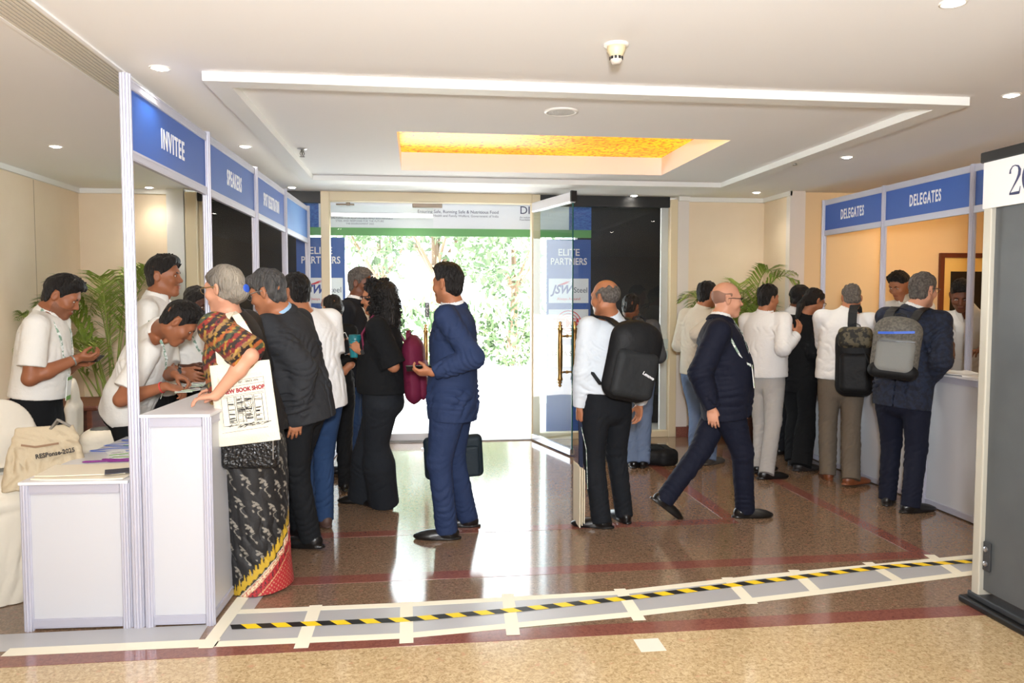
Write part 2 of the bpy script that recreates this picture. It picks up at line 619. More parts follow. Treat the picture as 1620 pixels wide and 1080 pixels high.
M_bblue = mat('banner_blue', rgb(66, 104, 178), 0.5)
M_bgreen = mat('banner_green', rgb(112, 176, 112), 0.5)
M_bwhite = mat('banner_white', rgb(226, 230, 236), 0.5)
M_logo_blue = mat('logo_blue', rgb(30, 62, 150), 0.5)
M_logo_red = mat('logo_red', rgb(206, 44, 58), 0.5)
M_logo_grey = mat('logo_grey', rgb(70, 82, 104), 0.5)
M_small = mat('print_grey', rgb(120, 122, 140), 0.5)
M_navy_l = mat('print_navy', rgb(52, 58, 92), 0.5)
BY = 8.5
for m_ in (M_bblue, M_bgreen, M_bwhite):      # printed vinyl lets daylight through
    n_ = m_.node_tree
    tl = n_.nodes.new('ShaderNodeBsdfTranslucent')
    tl.inputs[0].default_value = n_.nodes['Principled BSDF'].inputs['Base Color'].default_value
    ms = n_.nodes.new('ShaderNodeMixShader')
    ms.inputs[0].default_value = 0.16
    n_.links.new(n_.nodes['Principled BSDF'].outputs[0], ms.inputs[1])
    n_.links.new(tl.outputs[0], ms.inputs[2])
    n_.links.new(ms.outputs[0], n_.nodes['Material Output'].inputs[0])


def circle_ring(b, cx, cz, r0, r1, y, seg=40):
    v, f = [], []
    for k in range(seg):
        a = 2 * math.pi * k / seg
        for r in (r0, r1):
            for yy in (y, y - 0.0012):
                v.append((cx + r * math.cos(a), yy, cz + r * math.sin(a)))
    for k in range(seg):
        i, j = k * 4, ((k + 1) % seg) * 4
        f += [(i + 1, j + 1, j + 3, i + 3), (i, i + 2, j + 2, j), (i, j, j + 1, i + 1), (i + 2, i + 3, j + 3, j + 2)]
    b.add(v, f)


def banner_column(x0, x1, label):
    t = thing('banner_column', label, 'banner', ((x0 + x1) / 2, BY, 0), 0, 'sponsor banner columns outside the entrance')
    w = (x1 - x0) / 2
    b = MB()
    zs = [-0.01, 0.72, 0.96, 1.03, 1.36, 1.43, 1.70, 2.13]
    for k in range(0, 8, 2):
        b.box((-w, 0, zs[k]), (w, 0.008, zs[k + 1]))
    for k in range(1, 7, 2):
        b.box((-w, 0, zs[k]), (-w + 0.025, 0.008, zs[k + 1])).box((w - 0.025, 0, zs[k]), (w, 0.008, zs[k + 1]))
    b.build('banner_panel', M_bblue, t)

    def txt(s, x, z, size, m, par, **k):
        return lettering('lettering', s, (x, -0.0035, z), (1, 0, 0), (0, 0, 1), size, m, par, **k)
    txt('ELITE', 0, 1.985, 0.105, M_lett_w, t, bold=0.0015)
    txt('PARTNERS', 0, 1.885, 0.105, M_lett_w, t, bold=0.0015, sx=0.83)

    def plate(z0, z1):
        return MB().box((-w + 0.025, -0.003, z0), (w - 0.025, 0.003, z1)).build('logo_plate', M_bwhite, t)
    p = plate(1.43, 1.70)
    txt('JSW', -0.085, 1.575, 0.13, M_logo_blue, p, bold=0.004, shear=0.35, sx=0.9)
    txt('Steel', 0.135, 1.57, 0.085, M_logo_grey, p, sx=0.95)
    txt('Always Around', 0.0, 1.475, 0.042, M_logo_red, p)
    b = MB()
    b.prism([(-0.13, 1.625), (-0.02, 1.668), (0.02, 1.672), (-0.03, 1.652), (0.01, 1.655), (-0.06, 1.632), (-0.10, 1.628)], 0.0005, 0.0045, M=Matrix(((1, 0, 0, 0), (0, 0, -1, 0), (0, 1, 0, 0), (0, 0, 0, 1))))
    b.build('flame_mark', M_logo_red, p)
    p = plate(1.03, 1.36)
    b = MB()
    for r0, r1 in ((0.138, 0.148), (0.108, 0.116), (0.078, 0.086)):
        circle_ring(b, 0, 1.2, r0, r1, -0.0032)
    b.build('ring_mark', M_logo_red, p)
    q = MB().box((-0.17, -0.0055, 1.145), (0.17, -0.003, 1.255)).build('name_bar', M_bwhite, p)
    b = MB()
    for lo, hi in (((-0.172, -0.006, 1.25), (0.172, -0.0055, 1.258)), ((-0.172, -0.006, 1.142), (0.172, -0.0055, 1.15)), ((-0.172, -0.006, 1.142), (-0.164, -0.0055, 1.258)), ((0.164, -0.006, 1.142), (0.172, -0.0055, 1.258))):
        b.box(lo, hi)
    b.build('bar_outline', M_logo_red, q)
    lettering('lettering', 'ITMA', (0, -0.0062, 1.2), (1, 0, 0), (0, 0, 1), 0.13, M_logo_red, q, bold=0.003, sx=0.95)
    p = plate(0.72, 0.96)
    txt('TATA STEEL', 0, 0.865, 0.078, M_navy_l, p, bold=0.001, sx=0.95)
    return t


banner_column(-1.268, -0.762, 'blue sponsor banner column behind the booth end post, outside the closed door leaf')
banner_column(1.42, 1.918, 'blue sponsor banner column behind the open door leaf with the brass handles')
t = thing('banner_header', 'white event banner with green lower edge spanning above the entrance opening', 'banner', (0.32, BY, 0))
MB().box((-1.60, -0.005, 2.15), (1.60, 0.010, 2.235)).build('green_band', M_bgreen, t)
MB().box((-1.35, -0.004, 2.235), (1.35, 0.010, 2.60)).build('banner_panel', M_bwhite, t)
M_bpat = mat('banner_pattern', rgb(40, 84, 170), 0.5, vary=(28, 0.12, rgb(74, 124, 200), (1, 1, 3)))
MB().box((-1.60, -0.004, 2.235), (-1.35, 0.010, 2.60)).build('blue_end', M_bpat, t)
MB().box((1.35, -0.004, 2.235), (1.60, 0.010, 2.60)).build('blue_end', M_bpat, t)
for s, x, z, size, al, m in (('Ensuring Safe, Running Safe & Nutritious Food', 0.13, 2.415, 0.047, 'CENTER', M_navy_l), ('Ministry of Health and Family Welfare, Government of India', 0.13, 2.372, 0.036, 'CENTER', M_small),
                             ('CATALYSING FOR RESPONSIBLE AND SUSTAINABLE', -0.92, 2.335, 0.03, 'CENTER', M_small), ('STEEL AND RESPONSE FOR THE FUTURE', -0.92, 2.305, 0.028, 'CENTER', M_small),
                             ('THE ENVIRONMENT 2025', -0.92, 2.276, 0.026, 'CENTER', M_small), ('DI', 0.80, 2.44, 0.12, 'LEFT', M_navy_l), ('An industry', 0.80, 2.365, 0.03, 'LEFT', M_small), ('Foundation of', 0.80, 2.34, 0.028, 'LEFT', M_small)):
    lettering('lettering', s, (x, -0.0055, z), (1, 0, 0), (0, 0, 1), size, m, t, align=al)

# trees beyond the forecourt
M_leaf_out = mat('tree_leaf', (0.085, 0.135, 0.072), 0.6, vary=(0.6, 0.2, (0.14, 0.20, 0.11)), spec=0.2)
M_bark = mat('tree_bark', rgb(110, 92, 74), 0.9)


def tree(x, y, h, r, label, n, seed):
    rnd = np.random.RandomState(seed)
    t = thing('tree', label, 'tree', (x, y, -0.01), 0, 'trees beyond the forecourt')
    b = MB()
    b.tube([(0, 0, 0), (0.1, 0, h * 0.35), (0.05, 0.1, h * 0.6)], [0.16, 0.12, 0.06], 8)
    for k in range(5):
        a = k * 1.3
        b.tube([(0.08, 0.02, h * 0.35), (math.cos(a) * r * 0.6, math.sin(a) * r * 0.6, h * 0.65)], [0.07, 0.02], 6)
    b.build('trunk', M_bark, t)
    b = MB()
    cl = [(rnd.normal(0, r * 0.45), rnd.normal(0, r * 0.45), h * (0.35 + 0.6 * rnd.rand()), r * rnd.uniform(0.25, 0.5)) for _ in range(16)]
    for k in range(n):
        cx, cy, cz, cr = cl[rnd.randint(len(cl))]
        d = rnd.normal(size=3)
        d /= np.linalg.norm(d)
        p = np.array((cx, cy, cz)) + d * cr * rnd.uniform(0.7, 1.05)
        a = rnd.normal(size=3)
        a /= np.linalg.norm(a)
        c2 = np.cross(a, d)
        s = rnd.uniform(0.10, 0.2)
        b.add([p - a * s, p + c2 * s * 0.45, p + a * s, p - c2 * s * 0.45], [(0, 1, 2, 3)])
    b.build('foliage', M_leaf_out, t)


tree(0.4, 21.0, 6.0, 2.0, 'tall leafy tree beyond the forecourt above the man in blue', 1500, 1)
tree(-1.2, 24.0, 5.5, 1.9, 'paler tree farther back behind the curly-haired woman', 1100, 2)
tree(2.8, 23.0, 5.0, 1.9, 'round tree by the edge of the open door leaf', 1300, 3)
M_shrub = mat('shrub_leaf', (0.07, 0.12, 0.06), 0.6, vary=(1.5, 0.2, (0.125, 0.18, 0.09)), spec=0.2)
for i, (x, y) in enumerate(((-0.9, 17.6), (0.1, 17.2), (1.1, 17.5), (2.1, 17.1), (3.1, 17.6))):
    rnd = np.random.RandomState(40 + i)
    t = thing('shrub', ('low shrub at the left end of the bed across the forecourt', 'shrub second from the left in the bed across the forecourt', 'middle shrub of the bed across the forecourt',
                        'shrub second from the right in the bed across the forecourt', 'shrub at the right end of the bed across the forecourt')[i], 'shrub', (x, y, -0.01), 0, 'shrubs across the forecourt')
    b = MB()
    for k in range(480):
        d = rnd.normal(size=3)
        d /= np.linalg.norm(d)
        p = np.array((d[0] * 0.75, d[1] * 0.55, 0.75 + d[2] * 0.75)) * rnd.uniform(0.75, 1.05)
        a = rnd.normal(size=3) * 0.6 + d * 0.8 + (0, 0, 0.4)
        a /= np.linalg.norm(a)
        c2 = np.cross(a, rnd.normal(size=3))
        c2 /= np.linalg.norm(c2)
        s = rnd.uniform(0.08, 0.15)
        b.add([p - a * s, p + c2 * s * 0.35, p + a * s, p - c2 * s * 0.35], [(0, 1, 2, 3)])
    b.build('foliage', M_shrub, t)
    b = MB()
    for k in range(6):
        a = k * 1.05
        b.tube([(0, 0, 0), (math.cos(a) * 0.3, math.sin(a) * 0.25, 0.9)], [0.02, 0.008], 5)
    b.build('stem', M_bark, t)
# ================================================================ CEILING FITTINGS
M_onyx = bpy.data.materials.new('backlit_onyx')
M_onyx.use_nodes = True
nt = M_onyx.node_tree
bs = nt.nodes['Principled BSDF']
tc = nt.nodes.new('ShaderNodeTexCoord')
vo = nt.nodes.new('ShaderNodeTexNoise')
vo.inputs['Scale'].default_value = 26
vo.inputs['Detail'].default_value = 5
vo.inputs['Distortion'].default_value = 0.8
rp = nt.nodes.new('ShaderNodeValToRGB')
rp.color_ramp.elements[0].position = 0.33
rp.color_ramp.elements[0].color = (*rgb(180, 84, 0), 1)
rp.color_ramp.elements[1].position = 0.52
rp.color_ramp.elements[1].color = (*rgb(255, 192, 4), 1)
n2 = nt.nodes.new('ShaderNodeTexNoise')
n2.inputs['Scale'].default_value = 1.6
r2 = nt.nodes.new('ShaderNodeValToRGB')
r2.color_ramp.elements[0].position = 0.35
r2.color_ramp.elements[0].color = (1, 0.72, 0.6, 1)
r2.color_ramp.elements[1].position = 0.6
r2.color_ramp.elements[1].color = (1, 1, 1, 1)
mx = nt.nodes.new('ShaderNodeMix')
mx.data_type = 'RGBA'
mx.blend_type = 'MULTIPLY'
mx.inputs['Factor'].default_value = 1
nt.links.new(tc.outputs['Object'], vo.inputs['Vector'])
nt.links.new(tc.outputs['Object'], n2.inputs['Vector'])
nt.links.new(vo.outputs[0], rp.inputs[0])
nt.links.new(n2.outputs[0], r2.inputs[0])
nt.links.new(rp.outputs[0], mx.inputs['A'])
nt.links.new(r2.outputs[0], mx.inputs['B'])
nt.links.new(mx.outputs['Result'], bs.inputs['Emission Color'])
nt.links.new(mx.outputs['Result'], bs.inputs['Base Color'])
bs.inputs['Emission Strength'].default_value = 0.62
t = thing('onyx_ceiling_light', 'amber backlit stone ceiling light in a rectangular recess above the hall', 'ceiling light', ((OX0 + OX1) / 2, (OY0 + OY1) / 2, OZ))
w, l = (OX1 - OX0) / 2, (OY1 - OY0) / 2
MB().box((-w, -l + 0.42, 0.0), (w, l, 0.03)).build('stone_panel', M_onyx, t)
MB().box((-w, -l, -0.004), (w, -l + 0.42, 0.03)).build('lamp_strip', mat('amber_diffuser', rgb(255, 220, 40), 0.6, emit=(rgb(255, 206, 14), 0.72)), t)
b = MB()
th = 0.012
M_liner = mat('peach_liner', rgb(240, 236, 236), 0.8)
b.box((-w, -l, CEIL - OZ), (w, -l + th, 0)).box((-w, l - th, CEIL - OZ), (w, l, 0)).box((-w, -l, CEIL - OZ), (-w + th, l, 0)).box((w - th, -l, CEIL - OZ), (w, l, 0))
b.build('recess_liner', M_liner, t)

M_lamp = mat('lamp_glow', (1, 1, 1), 0.5, emit=((1.0, 0.95, 0.86), 30.0))
M_rim = mat('downlight_rim', rgb(236, 232, 224), 0.4)
DL = [((253, 107), 'downlight above the INVITEE fascia', 0.3), ((388, 231), 'downlight above the SPEAKERS fascia', 0.9), ((462, 296), 'downlight above the blank fascia by the entrance', 0.8),
      ((88, 231), 'downlight over the far left staff man', 2.2), ((236, 296), 'downlight in the ceiling behind the INVITEE post', 0.35), ((650, 307), 'downlight before the closed door leaf', 0.8),
      ((823, 308), 'downlight before the open door leaf', 0.8), ((1003, 309), 'downlight before the dark right glazing', 0.5), ((1197, 304), 'downlight at the corner above the right palm', 0.3),
      ((1340, 248), 'downlight beside the moulding above the first DELEGATES fascia', 0.8), ((1600, 150), 'downlight above the second DELEGATES fascia near the frame edge', 0.8), ((1508, 4), 'downlight cut by the top edge of the picture', 0.8)]


def downlight(p, label, k):
    t = thing('downlight', 'round recessed ' + label, 'ceiling light', (p[0], p[1], CEIL), 0, 'recessed downlights')
    b = MB()
    b.lathe([(0.047, 0.0), (0.047, -0.004), (0.040, -0.006), (0.035, -0.002), (0.035, 0.0)], 28, cap=False)
    b.build('rim', M_rim, t, smooth=True)
    MB().lathe([(0.001, -0.014), (0.018, -0.011), (0.028, -0.006), (0.034, -0.001)], 24, cap=False).build('lens', M_lamp, t)
    lamp('downlight_lamp', 'SPOT', (p[0], p[1], CEIL - 0.02), 26 * k, (1.0, 0.90, 0.76), (p[0], p[1], 0), spot=math.radians(120), blend=0.9, rad=0.045)


for (px, py), lab, k in DL:
    downlight(on_z(px, py, CEIL), lab, k)
# warm lamps over the delegates' booth, out of the picture's right side
lamp('booth_lamp', 'SPOT', (5.2, 6.6, 2.5), 34, (1.0, 0.62, 0.30), (5.2, 7.7, 1.2), spot=math.radians(150), blend=0.9, rad=0.06)
lamp('booth_lamp', 'POINT', (5.6, 5.6, 2.2), 9, (1.0, 0.62, 0.28), rad=0.08)

p = on_z(975, 70, CEIL)
t = thing('smoke_detector', 'cream smoke detector with slotted cone on the near ceiling', 'smoke detector', p)
MB().lathe([(0.053, 0.0), (0.053, -0.007), (0.047, -0.011)], 28).build('base_plate', M_rim, t, smooth=True)
M_cr = mat('detector_cream', rgb(214, 198, 160), 0.5)
MB().lathe([(0.040, -0.010), (0.039, -0.026), (0.028, -0.048), (0.026, -0.052)], 28).build('body', M_cr, t, smooth=True)
b = MB()
for k in range(10):
    b.box((0.0255, -0.005, -0.064), (0.0285, 0.005, -0.053), M=Matrix.Rotation(k * math.pi / 5, 4, 'Z'))
b.build('vent_slot', M_black, t)
MB().lathe([(0.0255, -0.05), (0.0255, -0.066), (0.024, -0.072), (0.016, -0.082)], 24).build('sensor_cap', mat('detector_cap', rgb(206, 196, 184), 0.5), t, smooth=True)
p = on_z(888, 176, CEIL)
t = thing('ceiling_speaker', 'round white ceiling speaker grille beside the amber light recess', 'speaker', p)
MB().lathe([(0.098, 0), (0.098, -0.006), (0.078, -0.011), (0.078, -0.008)], 32, cap=False).build('rim', M_rim, t, smooth=True)
MB().lathe([(0.001, -0.010), (0.04, -0.0095), (0.078, -0.007)], 32, cap=False).build('grille', mat('grille_white', rgb(214, 212, 208), 0.7, bump=(180, 0.6)), t, smooth=True)
for (px, py), lab in (((478, 235), 'small chrome sprinkler near the blue SPOT REGISTRATION fascia'), ((1258, 249), 'small dark sprinkler beside the right ceiling moulding')):
    p = on_z(px, py, CEIL)
    t = thing('sprinkler', lab, 'sprinkler', p, 0, 'ceiling sprinklers')
    MB().lathe([(0.035, 0), (0.033, -0.005), (0.012, -0.008)], 20).build('escutcheon', M_steel, t, smooth=True)
    b = MB().lathe([(0.009, -0.006), (0.009, -0.025), (0.006, -0.027), (0.004, -0.05)], 12)
    b.tube([(0.010, 0, -0.02), (0.015, 0, -0.035), (0.006, 0, -0.056)], 0.0028, 6).tube([(-0.010, 0, -0.02), (-0.015, 0, -0.035), (-0.006, 0, -0.056)], 0.0028, 6)
    b.lathe([(0.018, -0.056), (0.018, -0.059)], 14)
    b.build('nozzle', mat('sprinkler_metal', rgb(110, 108, 100), 0.35, 0.8), t)
t = thing('air_grille', 'long slotted air grille in the ceiling over the INVITEE booth', 'air grille', (-1.47, 3.3, CEIL))
b = MB()
for k in range(9):
    x = -0.085 + k * 0.0205
    b.box((x, -2.6, -0.007), (x + 0.011, 2.2, 0.0))
b.build('slat', mat('grille_slat', rgb(216, 208, 192), 0.6), t)
MB().box((-0.085, -2.6, -0.0015), (0.085, 2.2, 0.0)).build('backing', mat('grille_gap', rgb(88, 80, 70), 0.8), t)
b = MB().box((-0.105, -2.62, -0.009), (-0.085, 2.22, 0.0)).box((0.09, -2.62, -0.009), (0.11, 2.22, 0.0))
b.build('frame', M_ceil, t)

# ================================================================ BOOTHS
M_panel = mat('laminate_panel', rgb(194, 196, 202), 0.35)
M_alu = mat('aluminium_profile', rgb(188, 188, 202), 0.38, 0.25)
M_groove = mat('profile_groove', rgb(140, 140, 156), 0.5)
M_sign = mat('sign_blue', rgb(38, 86, 172), 0.45)
M_top = mat('counter_top', rgb(222, 222, 226), 0.3)


def post(b, x, y, z0, z1, r=0.021):
    """fluted octagonal system post"""
    n = 8
    for k in range(n):
        a = math.pi / 4 * k
        c, s = math.cos(a), math.sin(a)
        cx, cy = x + c * r * 0.72, y + s * r * 0.72
        b.prism([(cx + r * 0.36 * math.cos(q * math.pi / 4), cy + r * 0.36 * math.sin(q * math.pi / 4)) for q in range(8)], z0, z1)
    b.prism([(x + r * 0.74 * math.cos(q * math.pi / 8), y + r * 0.74 * math.sin(q * math.pi / 8)) for q in range(16)], z0, z1 - 0.002)


def rail(b, p0, p1, z0, z1, t=0.018):
    p0, p1 = np.array(p0), np.array(p1)
    L = np.linalg.norm(p1 - p0)
    ang = math.atan2(*(p1 - p0)[::-1])
    M = Matrix.Translation((p0[0], p0[1], 0)) @ Matrix.Rotation(ang, 4, 'Z')
    b.box((0, -t * 0.5, z0), (L, t * 0.5, z1), M=M)
    for zz in (z0 + 0.006, z1 - 0.006):
        b.box((0, -t * 0.62, zz - 0.0025), (L, t * 0.62, zz + 0.0025), M=M)


def counter(name, lab, grp, y0, y1, x0, x1, h, parent_M, front=1, posts=(1, 1, 1, 1)):
    """box counter: four posts, rails and panels; local axes of the booth"""
    o = parent_M @ Vector(((x0 + x1) / 2, (y0 + y1) / 2, 0))
    t = thing(name, lab, 'counter', o, parent_M.to_euler().z, grp)
    X, Yh = (x1 - x0) / 2, (y1 - y0) / 2
    cs = [(-X, -Yh), (X, -Yh), (X, Yh), (-X, Yh)]
    for k, (cx, cy) in enumerate(cs):
        if not posts[k]:
            continue
        b = MB()
        post(b, cx - math.copysign(0.021, cx), cy - math.copysign(0.021, cy), 0, h - 0.012)
        b.build('post', M_alu, t, smooth=False)
    I = 0.021
    for k in range(4):
        (ax, ay), (bx, by) = cs[k], cs[(k + 1) % 4]
        ax, bx = ax - math.copysign(I, ax), bx - math.copysign(I, bx)
        ay, by = ay - math.copysign(I, ay), by - math.copysign(I, by)
        d = np.array((bx - ax, by - ay))
        d = d / np.linalg.norm(d) * 0.02
        b = MB()
        rail(b, (ax + d[0], ay + d[1]), (bx - d[0], by - d[1]), 0.008, 0.05)
        b.build('rail', M_alu, t)
        b = MB()
        rail(b, (ax + d[0], ay + d[1]), (bx - d[0], by - d[1]), h - 0.058, h - 0.014)
        b.build('rail', M_alu, t)
        b = MB()
        p0, p1 = np.array((ax + d[0], ay + d[1])), np.array((bx - d[0], by - d[1]))
        M = Matrix.Translation((p0[0], p0[1], 0)) @ Matrix.Rotation(math.atan2(p1[1] - p0[1], p1[0] - p0[0]), 4, 'Z')
        b.box((0, -0.002, 0.05), (np.linalg.norm(p1 - p0), 0.002, h - 0.058), M=M)
        b.build('panel', M_panel, t)
    MB().box((-X, -Yh, h - 0.014), (X, Yh, h)).build('countertop', M_top, t, bevel=0.003)
    return t


AX = math.atan2(0.188, 4.3)
LM = Matrix.Translation((-1.255, 3.595, 0)) @ Matrix.Rotation(-AX, 4, 'Z')
LP = [0.0, 1.133, 2.244, 3.238, 4.30]
labs = ['white tall counter nearest the camera with its end panel showing', 'white tall counter with the staff stooping over it under SPEAKERS', 'white tall counter under SPOT REGISTRATION', 'white tall counter at the entrance end of the row']
for k in range(4):
    counter('tall_counter', labs[k], 'tall counters of the INVITEE booth row', LP[k] - (0.0 if k == 0 else 0.0) + 0.0, LP[k + 1] - 0.003, 0.028, 0.335, 0.965, LM)
counter('low_counter', 'low white counter table strewn with papers on the staff side', None, 0.0, 1.15, -0.495, -0.028, 0.672, LM)

t = thing('booth_frame', 'aluminium booth frame carrying the INVITEE, SPEAKERS and SPOT REGISTRATION fascias', 'booth frame', LM.to_translation(), -AX)
tops = [2.455, 2.44, 2.424, 2.405, 2.388]
for k, y in enumerate(LP):
    b = MB()
    post(b, 0.0, y if k else 0.02, 0.0, tops[k], 0.024)
    b.build('post', M_alu, t)
M_sky = mat('sign_blue_fading', rgb(48, 100, 184), 0.45, vary=(1.2, 0.25, rgb(96, 150, 214)))
for k in range(4):
    y0, y1 = LP[k] + 0.02, LP[k + 1] - 0.02
    zt, zt2 = tops[k] - 0.01, tops[k + 1] - 0.01
    for dz0, dz1 in ((-0.045, 0.0), (-0.355, -0.31)):
        b = MB()
        v, f = [], []
        for y, z in ((y0, zt), (y1, zt2)):
            for dx in (-0.011, 0.011):
                for dz in (dz0, dz1):
                    v.append((dx, y, z + dz))
        b.add(v, [(0, 1, 3, 2), (4, 6, 7, 5), (0, 2, 6, 4), (1, 5, 7, 3), (0, 4, 5, 1), (2, 3, 7, 6)])
        for gz in (dz0 + 0.008, dz1 - 0.008):
            v = []
            for y, z in ((y0, zt), (y1, zt2)):
                for dx in (-0.0135, 0.0135):
                    for dz in (gz - 0.003, gz + 0.003):
                        v.append((dx, y, z + dz))
            b.add(v, [(0, 1, 3, 2), (4, 6, 7, 5), (0, 2, 6, 4), (1, 5, 7, 3), (0, 4, 5, 1), (2, 3, 7, 6)], 0)
        b.build('fascia_rail', M_alu, t)
    b = MB()
    v = []
    for y, z in ((y0, zt), (y1, zt2)):
        for dx in (-0.003, 0.003):
            for dz in (-0.31, -0.045):
                v.append((dx, y, z + dz))
    b.add(v, [(0, 1, 3, 2), (4, 6, 7, 5), (0, 2, 6, 4), (1, 5, 7, 3), (0, 4, 5, 1), (2, 3, 7, 6)])
    sp = b.build('sign_panel', M_sky if k == 3 else M_sign, t)
    s = ('INVITEE', 'SPEAKERS', 'SPOT REGISTRATION', None)[k]
    if s:
        ym, zm = (y0 + y1) / 2, (zt + zt2) / 2 - 0.185
        lettering('lettering', s, (0.0042, ym + 0.02, zm), (0, 1, -0.015), (0, 0, 1), 0.135, M_lett_w, sp, sx=(0.72, 0.60, 0.42)[k] * 0.8, bold=0.0026, spacing=1.26)

# the delegates' booth on the other side
RX = 3.60
RM = Matrix.Translation((RX, 4.13, 0))
RP = [0.0, 1.03, 2.03, 3.03]
labs = ['white counter with papers before the staff man in the post gap', 'white counter behind the man with the grey backpack', 'white counter at the palm end of the DELEGATES booth']
for k in range(3):
    counter('delegates_counter', labs[k], 'counters of the DELEGATES booth', RP[k] + 0.002, RP[k + 1] - 0.002, 0.0, 0.30, 0.957, RM)
t = thing('delegates_booth_frame', 'aluminium booth frame with two DELEGATES fascias', 'booth frame', (3.925, 5.13 - 0.98, 0))
for y in (0.0, 0.98, 2.04, 3.02):
    b = MB()
    post(b, 0, y, 0, 2.43, 0.023)
    b.build('post', M_alu, t)
for k, (y0, y1) in enumerate(((0, 0.98), (0.98, 2.04), (2.04, 3.02))):
    b = MB()
    rail(b, (0, y0 + 0.02), (0, y1 - 0.02), 2.375, 2.425, 0.022)
    b.build('fascia_rail', M_alu, t)
    b = MB()
    rail(b, (0, y0 + 0.02), (0, y1 - 0.02), 2.085, 2.135, 0.022)
    b.build('fascia_rail', M_alu, t)
    sp = MB().box((-0.003, y0 + 0.02, 2.135), (0.003, y1 - 0.02, 2.375)).build('sign_panel', M_sign, t)
    if k:
        lettering('lettering', 'DELEGATES', (-0.0042, (y0 + y1) / 2, 2.255), (0, -1, 0), (0, 0, 1), 0.125, M_lett_w, sp, sx=0.50, bold=0.003, spacing=1.22)

# framed picture on the booth's back wall
pl, pr = on_y(1487, 400, 7.88), on_y(1487, 521, 7.88)
px1 = on_y(1600, 400, 7.88)[0]
t = thing('framed_picture', 'dark wood framed picture with gold ground on the booth back wall', 'picture', ((pl[0] + px1) / 2, 7.9, pr[2]))
w, h = (px1 - pl[0]) / 2, pl[2] - pr[2]
b = MB()
b.box((-w, -0.04, 0), (-w + 0.05, 0, h)).box((w - 0.05, -0.04, 0), (w, 0, h)).box((-w + 0.05, -0.04, 0), (w - 0.05, 0, 0.05)).box((-w + 0.05, -0.04, h - 0.05), (w - 0.05, 0, h))
b.build('frame', mat('mahogany', rgb(96, 44, 24), 0.35), t, bevel=0.005)
MB().box((-w + 0.05, -0.012, 0.05), (w - 0.05, -0.002, h - 0.05)).build('gold_ground', mat('gold_paper', rgb(232, 200, 120), 0.6), t)
MB().box((-w + 0.14, -0.022, 0.05), (w - 0.1, -0.012, h - 0.2)).build('black_panel', mat('black_lacquer', rgb(16, 12, 10), 0.4), t)

# walk-through screening panel at the picture's right edge
x0, x1, yn, yf, ztop = 2.655, 2.735, 2.35, 3.40, 2.12
t = thing('screening_panel', 'dark grey upright panel with a white 20 header sign in the right foreground', 'display panel', (2.70, (yn + yf) / 2, 0))
l = (yf - yn) / 2
M_dgrey = mat('panel_dark_grey', rgb(78, 82, 84), 0.45, vary=(5, 0.25, rgb(88, 92, 94)))
MB().box((-0.02, -l + 0.02, 0.09), (0.03, l - 0.045, 2.10)).build('face_panel', M_dgrey, t)
MB().box((-0.045, l - 0.05, 0.06), (0.04, l, 2.10)).build('edge_post', mat('edge_aluminium', rgb(196, 192, 178), 0.4, 0.2), t, bevel=0.006)
MB().box((-0.075, -l, 0.0), (0.075, l + 0.05, 0.035)).build('foot_rail', M_black, t, bevel=0.01)
MB().box((-0.05, -l, 0.035), (0.05, l + 0.02, 0.065)).build('foot_plinth', mat('plinth_grey', rgb(46, 50, 54), 0.4), t, bevel=0.006)
hs = MB().box((-0.05, -l, 1.90), (-0.036, l + 0.0, 2.115)).build('header_sign', mat('header_white', rgb(226, 226, 226), 0.5), t)
MB().box((-0.055, -l, 2.115), (0.04, l + 0.02, 2.165)).build('top_rail', mat('top_rail_black', rgb(34, 36, 38), 0.4, 0.4), t, bevel=0.006)
b = MB()
b.box((-0.034, l - 0.10, 0.19), (-0.02, l - 0.055, 0.33))
b.build('latch_plate', mat('latch', rgb(52, 54, 56), 0.45), t, bevel=0.006)
for zz in (0.225, 0.295):
    b = MB()
    b.lathe([(0.012, 0), (0.012, 0.006), (0.006, 0.008)], 14, M=Matrix.Translation((-0.034, l - 0.0775, zz)) @ Matrix.Rotation(-math.pi / 2, 4, 'Y'))
    b.build('screw', M_steel, t)


# didone numerals on the header sign, drawn as outlines
def numerals(parent, origin, right, up, H, m):
    M = frame(origin, right, up)
    b = MB()

    def stroke(pts, wds):
        pts = [np.array(p) for p in pts]
        L_, R_ = [], []
        for i, p in enumerate(pts):
            tg = pts[min(i + 1, len(pts) - 1)] - pts[max(i - 1, 0)]
            n = np.array((-tg[1], tg[0])) / (np.linalg.norm(tg) + 1e-9)
            L_.append(p + n * wds[i] / 2)
            R_.append(p - n * wds[i] / 2)
        for i in range(len(pts) - 1):
            b.add([(*L_[i] * H, 0), (*L_[i + 1] * H, 0), (*R_[i + 1] * H, 0), (*R_[i] * H, 0)], [(3, 2, 1, 0)], M=M)
    stroke([(0.06, 0.72), (0.07, 0.85), (0.16, 0.96), (0.28, 0.98), (0.42, 0.93), (0.49, 0.8), (0.47, 0.64), (0.38, 0.48), (0.22, 0.26), (0.07, 0.05)], [0.1, 0.06, 0.04, 0.035, 0.07, 0.13, 0.13, 0.09, 0.05, 0.04])
    stroke([(0.05, 0.03), (0.3, 0.03), (0.5, 0.03)], [0.07, 0.1, 0.1])
    stroke([(0.49, 0.0), (0.54, 0.24)], [0.06, 0.03])
    n = 28
    stroke([(0.90 + 0.23 * math.cos(2 * math.pi * k / n), 0.5 + 0.49 * math.sin(2 * math.pi * k / n)) for k in range(n + 1)], [0.03 + 0.11 * abs(math.cos(2 * math.pi * k / n)) ** 1.5 for k in range(n + 1)])
    return b.build('lettering', m, parent)


numerals(hs, (-0.0515, l - 0.16, 1.945), (0, -1, 0), (0, 0, 1), 0.13, M_navy_l)

